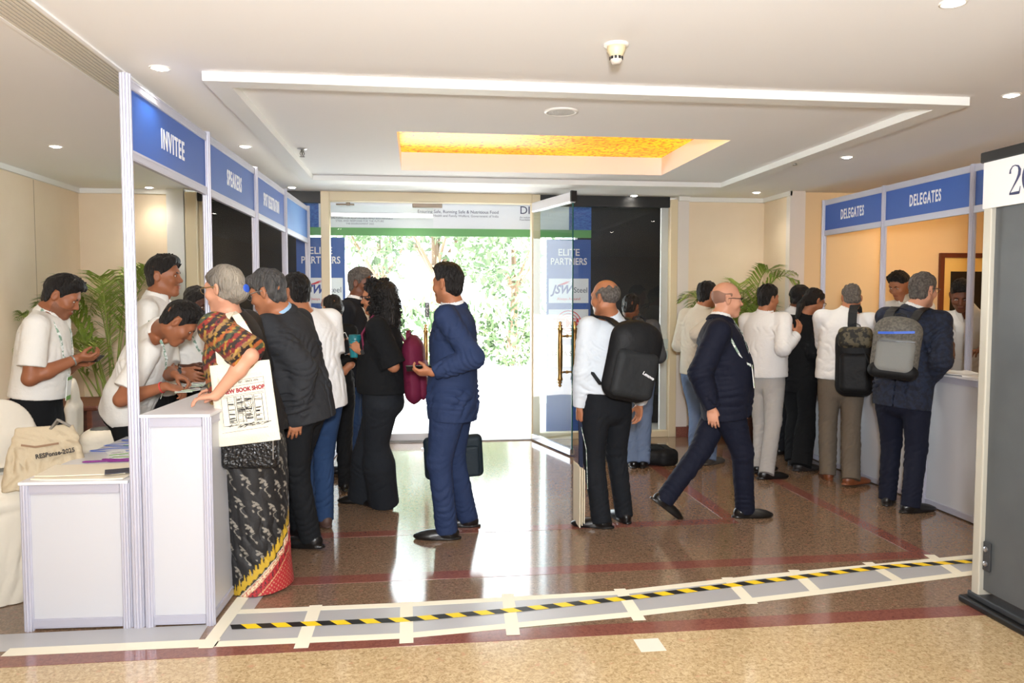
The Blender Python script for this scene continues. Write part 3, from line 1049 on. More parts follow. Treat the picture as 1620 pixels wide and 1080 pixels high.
# ================================================================ FLOOR TAPE
M_film = mat('grey_film', rgb(176, 176, 178), 0.35)
M_mask = mat('masking_tape', rgb(238, 232, 212), 0.6)
M_yel = mat('hazard_yellow', rgb(246, 208, 30), 0.5)
M_hblk = mat('hazard_black', rgb(24, 24, 26), 0.5)
TA, TB = on_z(330, 1012), on_z(1560, 905)
near_ = [(-1.70, 3.40), (-0.9, 3.385), (-0.06, 3.37), (0.985, 3.475), (1.83, 3.60), (2.97, 3.79), (3.3, 3.86)]
far_ = [(-1.70, 3.585), (-0.87, 3.73), (-0.07, 3.72), (1.0, 3.745), (1.81, 3.875), (3.19, 4.04), (3.5, 4.08)]


def band(pts, w, z0, z1, name, m, parent=None):
    b = MB()
    P = [np.array((*p, (z0 + z1) / 2)) for p in pts]
    b.ribbon(P, (0, 1, 0), w, z1 - z0)
    return b.build(name, m, parent)


t = tag(thing('floor_cable_cover', 'grey film strip taped across the floor between counter and screening panel', 'floor covering', (0, 0, 0)))
b = MB()
for i in range(1, len(near_) - 1):
    a0, a1, f1, f0 = near_[i], near_[i + 1], far_[i + 1], far_[i]
    b.add([(*a0, 0.0016), (*a1, 0.0016), (*f1, 0.0016), (*f0, 0.0016)], [(0, 1, 2, 3)])
b.add([(-0.905, 3.44, 0.0015), (-0.80, 3.50, 0.0015), (-0.74, 4.35, 0.0015), (-0.88, 4.35, 0.0015)], [(0, 1, 2, 3)])
b.add([(-2.05, 3.42, 0.0015), (-0.95, 3.42, 0.0015), (-0.95, 3.60, 0.0015), (-2.05, 3.60, 0.0015)], [(0, 1, 2, 3)])
b.build('film', M_film, t)
tag(band([(-1.72, 3.41), (-1.2, 3.405), (-0.86, 3.40)], 0.075, 0.0018, 0.0026, 'masking_tape', M_mask), 'cream masking tape along the foot of the low counter', 'tape', 'masking tape strips')
tag(band(near_[1:], 0.055, 0.0018, 0.0026, 'masking_tape', M_mask), 'cream masking tape along the near edge of the grey film', 'tape', 'masking tape strips')
tag(band(far_[1:], 0.05, 0.0018, 0.0026, 'masking_tape', M_mask), 'cream masking tape along the far edge of the grey film', 'tape', 'masking tape strips')
for i, (a_, b_) in enumerate((((325, 1026), (385, 945)), ((476, 1026), (500, 958)), ((643, 1018), (643, 953)), ((812, 1005), (803, 940)), ((1012, 982), (980, 932)), ((1190, 956), (1150, 914)), ((1290, 935), (1255, 902)), ((1420, 918), (1372, 890)), ((1520, 910), (1470, 878)))):
    p, q = on_z(*a_), on_z(*b_)
    d = (q - p)
    side = np.array((-d[1], d[0], 0))
    bb = MB().ribbon([p + (0, 0, 0.0032), q + (0, 0, 0.0032)], side, 0.06, 0.0008)
    lab = ['at the corner of the tall counter', 'nearest the start of the hazard stripe', 'before the man in blue with the laptop bag', 'in the brightest glare of the floor', 'second past the glare', 'third past the glare', 'fourth past the glare', 'second from the dark panel', 'nearest the dark panel'][i]
    tag(bb.build('cross_tape', M_mask), 'short cross tape on the grey film ' + lab, 'tape', 'cross tapes')
ha, hb = on_z(362, 993), on_z(1560, 887)
t = MB()
hp = [ha, on_z(640, 981), on_z(810, 966), on_z(1000, 946), on_z(1200, 921), on_z(1400, 897), hb]
seg = []
cum = [0]
for i in range(len(hp) - 1):
    cum.append(cum[-1] + np.linalg.norm(hp[i + 1] - hp[i]))


def along(s):
    s = min(max(s, 0), cum[-1])
    i = max(j for j in range(len(hp) - 1) if cum[j] <= s + 1e-9)
    f = (s - cum[i]) / (cum[i + 1] - cum[i])
    return hp[i] * (1 - f) + hp[i + 1] * f


b = MB()
n = int(cum[-1] / 0.066)
for k in range(n):
    s0, s1 = k * 0.066, (k + 1) * 0.066
    wv = np.array((0, 0.026, 0))
    sk = 0.02
    q = [along(s0 + sk) - wv, along(s1 + sk) - wv, along(s1 - sk if k < n - 1 else s1) + wv, along(max(s0 - sk, 0)) + wv]
    z = 0.0040
    b.add([(p[0], p[1], z) for p in q], [(0, 1, 2, 3)], k % 2)
tag(b.build('hazard_tape', [M_hblk, M_yel]), 'yellow and black striped hazard tape running across the floor', 'tape')
p = on_z(1028, 1020)
tag(MB().box((-0.055, -0.06, 0), (0.055, 0.06, 0.001)).build('tape_scrap', mat('tape_scrap', rgb(226, 220, 206), 0.5), loc=p), 'pale tape scrap stuck on the tan granite before the strip', 'tape')
# ================================================================ SCULPTING: smooth distance fields meshed with surface nets
F32 = np.float32


def V3(*a):
    return np.array(a, float)


def unit(v):
    v = np.asarray(v, float)
    return v / (np.linalg.norm(v) + 1e-12)


def perp(v, w):
    """v made square to w"""
    w = unit(w)
    return unit(np.asarray(v, float) - w * np.dot(v, w))


class Vol:
    def __init__(self, lo, hi, h):
        self.h = h
        self.lo = np.asarray(lo, float)
        self.n = np.maximum(((np.asarray(hi) - self.lo) / h).astype(int) + 2, 3)
        self.D = np.full(self.n, 1.0, F32)
        self.ax = [(self.lo[i] + h * np.arange(self.n[i])).astype(F32) for i in range(3)]

    def sub(self, lo, hi, m):
        i0 = np.clip(((np.asarray(lo) - m - self.lo) / self.h).astype(int), 0, self.n)
        i1 = np.clip(((np.asarray(hi) + m - self.lo) / self.h).astype(int) + 2, 0, self.n)
        if (i1 <= i0).any():
            return None
        s = tuple(slice(a, b) for a, b in zip(i0, i1))
        return s, self.ax[0][s[0]][:, None, None], self.ax[1][s[1]][None, :, None], self.ax[2][s[2]][None, None, :]

    def put(self, prim, k=0.01, op='add', g=0.0):
        fn, lo, hi = prim
        r = self.sub(lo, hi, k + 2.5 * self.h + max(g, 0))
        if r is None:
            return self
        s, X, Y, Z = r
        d = fn(X, Y, Z) - F32(g)
        A = self.D[s]
        if op == 'add':
            if k > 0:
                q = np.maximum(k - np.abs(A - d), 0) / k
                self.D[s] = np.minimum(A, d) - q * q * (k * 0.25)
            else:
                self.D[s] = np.minimum(A, d)
        elif op == 'cut':
            d = -d
            if k > 0:
                q = np.maximum(k - np.abs(A - d), 0) / k
                self.D[s] = np.maximum(A, d) + q * q * (k * 0.25)
            else:
                self.D[s] = np.maximum(A, d)
        return self

    def fold(self, c, R, d, wl, amp, ph=0.0, bend=0.0, side=None):
        """cloth folds: ripples around c across direction d"""
        c = np.asarray(c, float)
        r = self.sub(c - R, c + R, 0)
        if r is None:
            return self
        s, X, Y, Z = r
        d = unit(d)
        x, y, z = X - F32(c[0]), Y - F32(c[1]), Z - F32(c[2])
        t = x * d[0] + y * d[1] + z * d[2]
        if side is not None:
            e = unit(side)
            u = x * e[0] + y * e[1] + z * e[2]
            t = t + bend * u + 0.25 * wl * np.sin(u * (6.0 / R) + ph)
        w = np.exp(-(x * x + y * y + z * z) / (R * R * 0.28))
        self.D[s] += (F32(amp) * w * (1.0 - 2.0 * np.abs(np.sin(t * F32(math.pi / wl) + ph)) ** F32(.75))).astype(F32)
        return self

    def mesh(self):
        D = self.D
        S = D < 0
        if not S.any():
            return np.zeros((0, 3)), np.zeros((0, 4), int)
        n = self.n
        cnt = np.zeros(n - 1, np.uint8)
        for dx in (0, 1):
            for dy in (0, 1):
                for dz in (0, 1):
                    cnt += S[dx:n[0] - 1 + dx, dy:n[1] - 1 + dy, dz:n[2] - 1 + dz]
        I = np.argwhere((cnt > 0) & (cnt < 8))
        idx = np.full(n - 1, -1, np.int32)
        idx[I[:, 0], I[:, 1], I[:, 2]] = np.arange(len(I))
        cs = [(a, b_, c_) for a in (0, 1) for b_ in (0, 1) for c_ in (0, 1)]
        val = np.stack([D[I[:, 0] + a, I[:, 1] + b_, I[:, 2] + c_] for a, b_, c_ in cs], 1)
        acc = np.zeros((len(I), 3))
        num = np.zeros(len(I))
        for p in range(8):
            for q in range(p + 1, 8):
                df = [cs[q][i] - cs[p][i] for i in range(3)]
                if sum(abs(v) for v in df) != 1:
                    continue
                va, vb = val[:, p], val[:, q]
                m = (va < 0) != (vb < 0)
                t = va[m] / (va[m] - vb[m])
                acc[m] += np.array(cs[p]) + t[:, None] * np.array(df)
                num[m] += 1
        verts = self.lo + self.h * (I + acc / num[:, None])
        quads = []
        for ax in range(3):
            a, b_ = S.take(range(0, n[ax] - 1), ax), S.take(range(1, n[ax]), ax)
            E_ = a != b_
            o1, o2 = (ax + 1) % 3, (ax + 2) % 3
            P = np.argwhere(E_)
            P = P[(P[:, o1] > 0) & (P[:, o2] > 0) & (P[:, o1] < n[o1] - 1) & (P[:, o2] < n[o2] - 1)]
            if not len(P):
                continue
            ins = a[P[:, 0], P[:, 1], P[:, 2]]
            e1, e2 = np.zeros(3, int), np.zeros(3, int)
            e1[o1], e2[o2] = 1, 1
            g = [idx[tuple(Q.T)] for Q in (P - e1 - e2, P - e2, P, P - e1)]
            q = np.stack(g, 1)
            q[~ins] = q[~ins][:, ::-1]
            quads.append(q)
        q = np.concatenate(quads)
        return verts, q[(q >= 0).all(1)]


def to_object(name, V, Q, mats, parent=None, base=(0, 0, 0), mi=None, col=None, smooth=True):
    me = bpy.data.meshes.new(name)
    V = (V - np.asarray(base)).astype(F32)
    me.vertices.add(len(V))
    me.vertices.foreach_set('co', V.ravel())
    me.loops.add(Q.size)
    me.loops.foreach_set('vertex_index', Q.astype(np.int32).ravel())
    me.polygons.add(len(Q))
    me.polygons.foreach_set('loop_start', np.arange(0, Q.size, Q.shape[1], dtype=np.int32))
    me.update(calc_edges=True)
    me.validate()
    if smooth:
        me.polygons.foreach_set('use_smooth', np.ones(len(me.polygons), bool))
    for m in (mats if isinstance(mats, (list, tuple)) else [mats]):
        me.materials.append(m)
    if mi is not None and len(mi) == len(me.polygons):
        me.polygons.foreach_set('material_index', mi.astype(np.int32))
    if col is not None and len(col) == len(me.vertices):
        ca = me.color_attributes.new('Col', 'FLOAT_COLOR', 'POINT')
        ca.data.foreach_set('color', np.concatenate([col, np.ones((len(col), 1))], 1).astype(F32).ravel())
    o = bpy.data.objects.new(name, me)
    C.objects.link(o)
    if parent is not None:
        o.parent = parent
    return o


# -------- primitives: each returns (function, lo, hi)
def cap(a, b, ra, rb=None):
    a, b = np.asarray(a, float), np.asarray(b, float)
    rb = ra if rb is None else rb
    ba = b - a
    L2 = float(ba @ ba) + 1e-9
    R = max(ra, rb)

    def fn(X, Y, Z):
        x, y, z = X - F32(a[0]), Y - F32(a[1]), Z - F32(a[2])
        t = np.clip((x * ba[0] + y * ba[1] + z * ba[2]) / L2, 0, 1).astype(F32)
        return np.sqrt((x - t * F32(ba[0])) ** 2 + (y - t * F32(ba[1])) ** 2 + (z - t * F32(ba[2])) ** 2) - (F32(ra) + F32(rb - ra) * t)
    return fn, np.minimum(a, b) - R, np.maximum(a, b) + R


def ell(c, r, R=None):
    """ellipsoid; R rows = its axes"""
    c = np.asarray(c, float)
    r = np.asarray(r, float)
    R = np.eye(3) if R is None else np.asarray(R, float)

    def fn(X, Y, Z):
        x, y, z = X - F32(c[0]), Y - F32(c[1]), Z - F32(c[2])
        k0 = F32(0)
        k1 = F32(0)
        for i in range(3):
            l = (x * F32(R[i, 0]) + y * F32(R[i, 1]) + z * F32(R[i, 2])) / F32(r[i])
            k0 = k0 + l * l
            k1 = k1 + (l / F32(r[i])) ** 2
        k0, k1 = np.sqrt(k0), np.sqrt(k1) + F32(1e-6)
        return k0 * (k0 - 1) / k1
    e = np.sqrt(((R * r[:, None]) ** 2).sum(0))
    return fn, c - e, c + e


def loft(a, b, u, st, flat=(0, 0), pw=2.0):
    """body of elliptical sections along a->b. st: rows (t, ru, rv[, ou, ov]); flat ends cut square"""
    a, b = np.asarray(a, float), np.asarray(b, float)
    L = np.linalg.norm(b - a)
    w = (b - a) / L
    u = perp(u, w)
    v = np.cross(w, u)
    st = np.array([tuple(s) + (0,) * (5 - len(s)) for s in st], float)
    T = np.linspace(st[0, 0], st[-1, 0], 60)
    # smooth the stations
    cols = []
    for j in range(1, 5):
        y = np.interp(T, st[:, 0], st[:, j])
        for _ in range(6):
            y[1:-1] = 0.25 * y[:-2] + 0.5 * y[1:-1] + 0.25 * y[2:]
        cols.append(y)
    t0, t1 = st[0, 0] * L, st[-1, 0] * L

    def fn(X, Y, Z):
        x, y, z = X - F32(a[0]), Y - F32(a[1]), Z - F32(a[2])
        t = (x * F32(w[0]) + y * F32(w[1]) + z * F32(w[2]))
        tn = np.clip(t, t0, t1)
        e = t - tn
        f = (tn - t0) / (t1 - t0) * 59
        i = np.minimum(f.astype(np.int32), 58)
        f = (f - i).astype(F32)
        g = [np.asarray(c, F32) for c in cols]
        g = [c[i] * (1 - f) + c[i + 1] * f for c in g]
        p = (x * F32(u[0]) + y * F32(u[1]) + z * F32(u[2])) - g[2]
        q = (x * F32(v[0]) + y * F32(v[1]) + z * F32(v[2])) - g[3]
        ru, rv = g[0], g[1]
        m = np.minimum(ru, rv) * F32(0.8)
        pu, qv, em = np.abs(p / ru), np.abs(q / rv), e / m
        if pw != 2.0:
            k0 = (pu ** pw + qv ** pw) ** F32(1 / pw)
            k0 = np.sqrt(k0 * k0 + em * em)
        else:
            k0 = np.sqrt(pu * pu + qv * qv + em * em)
        k1 = np.sqrt((pu / ru) ** 2 + (qv / rv) ** 2 + (em / m) ** 2) + F32(1e-5)
        d = k0 * (k0 - 1) / k1
        if flat[0]:
            d = np.maximum(d, F32(t0) - t)
        if flat[1]:
            d = np.maximum(d, t - F32(t1))
        return d
    R = max(st[:, 1].max() + np.abs(st[:, 3]).max(), st[:, 2].max() + np.abs(st[:, 4]).max())
    p0, p1 = a + w * t0, a + w * t1
    return fn, np.minimum(p0, p1) - R, np.maximum(p0, p1) + R


def rbox(c, half, R, rr):
    """rounded box; R rows = axes"""
    c, half, R = np.asarray(c, float), np.asarray(half, float), np.asarray(R, float)

    def fn(X, Y, Z):
        x, y, z = X - F32(c[0]), Y - F32(c[1]), Z - F32(c[2])
        q = [np.abs(x * F32(R[i, 0]) + y * F32(R[i, 1]) + z * F32(R[i, 2])) - F32(half[i] - rr) for i in range(3)]
        o = np.sqrt(np.maximum(q[0], 0) ** 2 + np.maximum(q[1], 0) ** 2 + np.maximum(q[2], 0) ** 2)
        return o + np.minimum(np.maximum(np.maximum(q[0], q[1]), q[2]), 0) - F32(rr)
    e = np.abs(R * half[:, None]).sum(0)
    return fn, c - e, c + e


def half_space(p, n, lo, hi):
    """solid on the side n points away from"""
    p, n = np.asarray(p, float), unit(n)

    def fn(X, Y, Z):
        return (X - F32(p[0])) * F32(n[0]) + (Y - F32(p[1])) * F32(n[1]) + (Z - F32(p[2])) * F32(n[2])
    return fn, np.asarray(lo), np.asarray(hi)


def sculpt(name, prims, h, m, parent=None, base=(0, 0, 0), label=None):
    """prims: (prim, k[, op])"""
    lo = np.min([p[0][1] for p in prims if len(p) < 3 or p[2] == 'add'], 0) - 0.02
    hi = np.max([p[0][2] for p in prims if len(p) < 3 or p[2] == 'add'], 0) + 0.02
    v = Vol(lo, hi, h)
    for p in prims:
        v.put(*p)
    o = to_object(name, *v.mesh(), m, parent, base)
    if label:
        o['label'] = label
    return o
# ================================================================ PEOPLE
HB, HC = 0.0046, 0.0062      # sculpting pitch of bodies and of clothes
UP = V3(0, 0, 1)


def fwd(a):
    a = math.radians(a)
    return V3(math.sin(a), math.cos(a), 0)


def rgt(a):
    a = math.radians(a)
    return V3(math.cos(a), -math.sin(a), 0)


def rot(v, axis, deg):
    a = math.radians(deg)
    k = unit(axis)
    v = np.asarray(v, float)
    return v * math.cos(a) + np.cross(k, v) * math.sin(a) + k * np.dot(k, v) * (1 - math.cos(a))


def ik(a, c, l1, l2, pole):
    d = c - a
    L = np.linalg.norm(d)
    if L > (l1 + l2) * 0.995:
        c = a + d / L * (l1 + l2) * 0.995
        d = c - a
        L = np.linalg.norm(d)
    x = (l1 * l1 - l2 * l2 + L * L) / (2 * L)
    y = math.sqrt(max(l1 * l1 - x * x, 0))
    return a + d / L * x + perp(pole, d) * y, c


SKIN = {}


def skin_mats(tone):
    if tone in SKIN:
        return SKIN[tone]
    c = {'fair': (206, 150, 122), 'mid': (172, 114, 82), 'tan': (150, 94, 64), 'dark': (112, 68, 46), 'deep': (84, 50, 36)}[tone]
    k = rgb(*c)
    r = [mat('skin_' + tone, k, 0.5, bump=(180, 0.05), spec=0.35, vary=(9, 0.3, tuple(v * 0.86 for v in k))),
         mat('lips_' + tone, (k[0] * 0.72, k[1] * 0.5, k[2] * 0.5), 0.45),
         mat('stubble_' + tone, tuple(v * 0.62 for v in k), 0.6, bump=(300, 0.15))]
    for m in r:
        m.node_tree.nodes['Principled BSDF'].inputs['Subsurface Weight'].default_value = 0.0
    SKIN[tone] = r
    return r


M_eye = mat('eye_white', rgb(188, 180, 172), 0.3)
M_iris = mat('iris_dark', rgb(28, 18, 14), 0.2)
HAIR = {'black': mat('hair_black', rgb(20, 17, 16), 0.42, bump=(120, 0.9, 4, (1, 1, 0.25)), spec=0.3),
        'grey': mat('hair_grey', rgb(84, 82, 80), 0.5, bump=(120, 0.9, 4, (1, 1, 0.25)), vary=(40, 0.2, rgb(40, 39, 39), (1, 1, 0.4))),
        'silver': mat('hair_silver', rgb(50, 49, 50), 0.5, bump=(110, 0.9, 4, (1, 1, 0.3)), vary=(5, 0.2, rgb(158, 148, 132), (1, 1, 0.6))),
        'salt': mat('hair_salt', rgb(60, 54, 50), 0.55, bump=(130, 0.9, 4, (1, 1, 0.25)), vary=(70, 0.2, rgb(110, 104, 98))),
        'stubble': mat('hair_stubble', rgb(138, 100, 82), 0.6, bump=(300, 0.3))}


class J:
    """one person: joints in the room, then the mesh parts"""

    def __init__(s, label, h, Y, feet, face, head, neck, pelv, gaze, hands, tone='mid', build=1.0, belly=0.0, sex='m', sh=None, footdir=None, name='person', cat='person', lift=None, beard=0,
                 finger=HB, poles=None, eyes=True):
        s.h, s.Y, s.k = h, Y, h / 1.72
        s.b, s.belly, s.sex, s.tone = build, belly, sex, tone
        k = s.k
        P3 = lambda p: on_y(p[0], p[1], Y + (p[2] if len(p) > 2 else 0))
        s.P, s.N, s.H = P3(pelv), P3(neck), P3(head)
        s.f, s.r = fwd(face), rgt(face)
        sh = face if sh is None else sh
        s.sf, s.sr = fwd(sh), rgt(sh)
        s.w = unit(s.N - s.P)
        s.L = np.linalg.norm(s.N - s.P)
        s.u = perp(s.sr + s.r, s.w)
        s.v = np.cross(s.w, s.u)
        su = perp(s.sr, s.w)
        wd = (0.108 if sex == 'm' else 0.098) * h * build
        s.S = {d: s.N - s.w * 0.042 * h + s.v * 0.022 + su * wd * g for d, g in (('L', -1), ('R', 1))}
        # head frame
        yw, pt, rl = gaze
        hf = fwd(yw) * math.cos(math.radians(pt)) + UP * math.sin(math.radians(pt))
        hr = rgt(yw)
        hu = np.cross(hr, hf)
        s.hf, s.hr, s.hu = hf, rot(hr, hf, rl), rot(hu, hf, rl)
        s.hs = 0.138 * h / 0.238
        # arms
        s.E, s.W = {}, {}
        for d, g in (('L', -1), ('R', 1)):
            hd = hands[d]
            W = P3(hd['w'])
            pole = hd.get('pole')
            pole = (-s.f * 0.5 - UP * 1.0 + s.r * g * 0.35) if pole is None else np.asarray(pole, float)
            s.E[d], s.W[d] = ik(s.S[d], W, 0.172 * h, 0.150 * h, pole)
            miss = np.linalg.norm(W - s.W[d])
            if miss > 0.04:
                print('REACH', label[:40], d, round(miss, 3))
        s.hands = hands
        # legs
        s.hip, s.K, s.A, s.ff = {}, {}, {}, {}
        fd = footdir or {}
        for d, g in (('L', -1), ('R', 1)):
            s.hip[d] = s.P + s.r * g * 0.054 * h
            p = feet[d]
            if p is None:
                a = V3(s.hip[d][0], s.hip[d][1], 0.05 * h)
            elif len(p) == 2:
                a = on_z(p[0], p[1], 0.0)
                a[2] = 0.05 * h
            else:
                a = on_y(p[0], p[1], p[2])
            A = a
            s.ff[d] = fwd(fd.get(d, face + g * 8))
            pole = s.f if not poles else poles.get(d, s.f)
            ll = min(0.237 * h, np.linalg.norm(A - s.hip[d]) * 0.5045) if not (lift and d in lift) else 0.237 * h
            s.K[d], s.A[d] = ik(s.hip[d], A, ll, ll, pole)
            miss = np.linalg.norm(A - s.A[d])
            if miss > 0.03:
                print('LEG', label[:40], d, round(miss, 3))
                s.A[d] = A
        s.lift = lift or {}
        m = (s.A['L'] + s.A['R']) / 2
        s.base = V3(m[0], m[1], 0)
        s.root = s.body(name, finger, beard)
        s.root.location = s.base
        tag(s.root, label, cat)
        if eyes:
            s.eyes()

    # ---- surfaces of the trunk
    def stations(s, g, t0=None, t1=None, loose=0.0):
        k = s.k * s.b
        if s.sex == 'm':
            st = [(-.34, .160, .120, 0, 0), (-.1, .165, .122, 0, 0), (.1, .158, .116, 0, .002), (.35, .152, .110, 0, .006), (.6, .168, .117, 0, .012), (.8, .172, .106, 0, .010), (.92, .132, .082, 0, .012),
                  (1.0, .074, .064, 0, .018), (1.04, .058, .056, 0, .02)]
        else:
            st = [(-.34, .165, .125, 0, 0), (-.1, .172, .128, 0, -.004), (.12, .158, .114, 0, 0), (.35, .136, .100, 0, .006), (.62, .150, .122, 0, .026), (.8, .150, .100, 0, .012), (.92, .118, .076, 0, .010),
                  (1.0, .066, .058, 0, .016), (1.04, .052, .05, 0, .018)]
        o = []
        for t, a, b_, c_, d in st:
            bl = s.belly * math.exp(-((t - .28) / .26) ** 2)
            lz = loose * math.exp(-((t - .2) / .35) ** 2)
            ft = 1.0 if t < .9 else max(0.25, 1 - (t - .9) * 6)
            o.append((t, a * k + g * ft + bl * .35 + lz, b_ * k + g * ft + bl * .5 + lz, c_, d * k + bl * .5))
        if t0 is not None:
            o = [(t0,) + tuple(np.interp(t0, [q[0] for q in o], [q[i] for q in o]) for i in range(1, 5))] + [q for q in o if q[0] > t0]
        if t1 is not None:
            o = [q for q in o if q[0] < t1] + [(t1,) + tuple(np.interp(t1, [q[0] for q in o], [q[i] for q in o]) for i in range(1, 5))]
        return o

    def surf(s, t, a, g=0.0):
        """point on the trunk at height t, angle a (0 front, 90 person's right, 180 back), g outside it"""
        st = s.stations(g)
        q = [np.interp(t, [p[0] for p in st], [p[i] for p in st]) for i in range(1, 5)]
        a = math.radians(a)
        return s.P + s.w * t * s.L + s.u * (q[0] * math.sin(a) + q[2]) + s.v * (q[1] * math.cos(a) + q[3])

    def hl(s, x, y, z):
        return s.H + s.hs * (s.hr * x + s.hf * y + s.hu * z)

    def box_of(s, pts, m):
        pts = np.array(pts)
        return pts.min(0) - m, pts.max(0) + m

    # ---- the skin
    def body(s, name, hb, beard):
        k = s.k
        pts = [s.P, s.N, s.hl(0, 0, .15), s.hl(0, .13, -.13), s.hl(0, -.13, 0)] + [x for d in 'LR' for x in (s.S[d], s.E[d], s.W[d], s.K[d], s.A[d], s.hip[d])]
        for d in 'LR':
            pts.append(s.W[d] + unit(s.W[d] - s.E[d]) * 0.15)
            if 'dir' in s.hands[d]:
                pts.append(s.W[d] + unit(s.hands[d]['dir']) * 0.2 * k)
        lo, hi = s.box_of(pts, 0.13)
        v = Vol(lo, hi, hb)
        v.put(loft(s.P, s.N, s.u, s.stations(-0.02, t0=-.04)), 0.0)
        lm = s.b if s.sex == 'm' else s.b * 0.9
        for d in 'LR':
            v.put(cap(s.S[d], s.E[d], .046 * k * lm, .037 * k * lm), 0.04)
            fo = s.W[d] - s.E[d]
            v.put(cap(s.E[d], s.E[d] + fo * .35, .037 * k * lm, .039 * k * lm), 0.02)
            v.put(cap(s.E[d] + fo * .35, s.W[d], .039 * k * lm, .025 * k * lm), 0.02)
            v.put(cap(s.hip[d], s.K[d], .074 * k, .048 * k), 0.03)
            v.put(cap(s.K[d], s.A[d], .046 * k, .034 * k), 0.03)
            v.put(cap(s.A[d], s.A[d] - UP * .03 * k, .028 * k, .022 * k), 0.01)
            s.hand(v, d)
        s.head(v)
        V, Q = v.mesh()
        # zones of the face
        cen = V[Q].mean(1) - s.H
        x, y, z = cen @ s.hr / s.hs, cen @ s.hf / s.hs, cen @ s.hu / s.hs
        mi = np.zeros(len(Q), int)
        if beard:
            m = (z < -0.050 + 0.55 * np.maximum(0.03 - y, 0)) & (z > -0.128) & (y > -0.004) & (np.abs(x) < 0.09) & ~((np.abs(x) < 0.022) & (z > -0.046))
            if beard == 1:
                m &= (z > -0.058) & (y > 0.07) & (np.abs(x) < 0.034)
            mi[m] = 2
        m = (np.abs(x) < 0.025) & (np.abs(z + 0.066) < 0.0095 - 0.12 * np.abs(x)) & (y > 0.07)
        mi[m] = 1
        return to_object(name, V, Q, skin_mats(s.tone), None, s.base, mi)

    def head(s, v):
        q, R = s.hs, np.array([s.hr, s.hf, s.hu])
        p = s.hl
        E = lambda c, r, k_, **a: v.put(ell(p(*c), np.array(r) * q, R), k_ * q, **a)
        fem = s.sex == 'f'
        E((0, -.012, .036), (.074, .094, .084), 0)
        E((0, .022, -.022), (.062, .068, .082), .03)
        for g in (-1, 1):
            v.put(cap(p(g * .050, -.012, -.058), p(g * .012, .058, -.098), (.020 if not fem else .016) * q, .018 * q), .03 * q)
            E((g * .038, .058, -.028), (.026, .024, .022), .025)
        E((0, .066, -.100), (.021, .018, .016), .022)
        v.put(cap(p(-.036, .072, .022), p(.036, .072, .022), .013 * q), .022 * q)
        for g in (-1, 1):
            E((g * .031, .094, .002), (.017, .017, .011), .012, op='cut')
        v.put(cap(p(0, .080, .012), p(0, .103, -.028), .0075 * q, .0115 * q), .012 * q)
        for g in (-1, 1):
            E((g * .012, .092, -.033), (.009, .010, .007), .008)
        E((0, .076, -.066), (.027, .016, .020), .014)
        v.put(cap(p(-.016, .087, -.061), p(.016, .087, -.061), .0062 * q), .006 * q)
        v.put(cap(p(-.013, .086, -.071), p(.013, .086, -.071), .0066 * q), .005 * q)
        for g in (-1, 1):
            c = p(g * .077, -.012, -.004)
            Re = np.array([rot(s.hr, s.hu, g * 22), rot(s.hf, s.hu, g * 22), s.hu])
            v.put(ell(c, np.array((.010, .019, .031)) * q, Re), .008 * q)
            v.put(ell(c + (s.hr * g * .010 + s.hf * .003) * q, np.array((.006, .010, .019)) * q, Re), .004 * q, 'cut')
        nr = (.056 if not fem else .046) * s.k * (s.b ** .5)
        s.NB = s.N + s.v * .024 - s.w * .02
        s.NT = p(0, -.022, -.055)
        v.put(cap(s.NB, s.NT, nr * 1.06, nr * .94), .03)
        for d in 'LR':
            v.put(cap(s.NB + (s.NT - s.NB) * .08, s.S[d] + s.w * .008, nr * .5, .030 * s.k), .03)
        if not fem:
            E((0, .022, -.128), (.012, .014, .014), .015)

    def hand(s, v, d):
        hd, k = s.hands[d], s.k * (0.93 if s.sex == 'm' else 0.86)
        W = s.W[d]
        dr = unit(hd.get('dir', W - s.E[d]))
        g = 1 if d == 'R' else -1
        n = hd.get('palm')
        n = -s.r * g if n is None else np.asarray(n, float)
        n = perp(n, dr)
        th = np.cross(dr, n) * g
        s.hfr = getattr(s, 'hfr', {})
        s.hfr[d] = (W, dr, n, th)
        pose = hd.get('pose', 'relaxed')
        curls = {'relaxed': (18, 28, 16), 'grip': (62, 84, 50), 'flat': (4, 8, 6), 'hold': (34, 52, 34), 'pinch': (46, 44, 22), 'cup': (26, 46, 30), 'fist': (80, 95, 60)}[pose]
        pc = W + dr * .048 * k
        v.put(ell(pc, np.array((.056, .040, .0155)) * k, np.array([dr, th, n])), .016)
        v.put(ell(W + dr * .035 * k + th * .022 * k + n * .008 * k, np.array((.034, .018, .015)) * k, np.array([dr, th, n])), .012)
        base = W + dr * .088 * k
        spread = {'flat': 7, 'relaxed': 4, 'grip': 2, 'hold': 4, 'pinch': 4, 'cup': 6, 'fist': 1}[pose]
        for i, (off, ln, rr) in enumerate(((.030, .072, .0092), (.0105, .080, .0095), (-.009, .074, .009), (-.0275, .058, .008))):
            b0 = base + th * off * k - dr * (abs(i - 1.3) * .005) * k
            d0 = rot(dr, n, -g * (1.3 - i) * spread)
            ax = np.cross(d0, n)
            cu = [c * (1 + .10 * (i - 1)) for c in curls]
            if pose == 'pinch' and i == 0:
                cu = [38, 34, 14]
            p0 = b0 - d0 * .012 * k
            v.put(cap(p0, b0, rr * 1.08 * k, rr * 1.05 * k), .006)
            a = 0
            p0 = b0
            for sgm, fr in enumerate((.46, .31, .23)):
                a += cu[sgm]
                dd = rot(d0, ax, a)
                p1 = p0 + dd * ln * fr * k
                v.put(cap(p0, p1, rr * (1.02 - .1 * sgm) * k, rr * (.94 - .1 * sgm) * k), .0025)
                p0 = p1
        b0 = W + dr * .026 * k + th * .026 * k + n * .006 * k
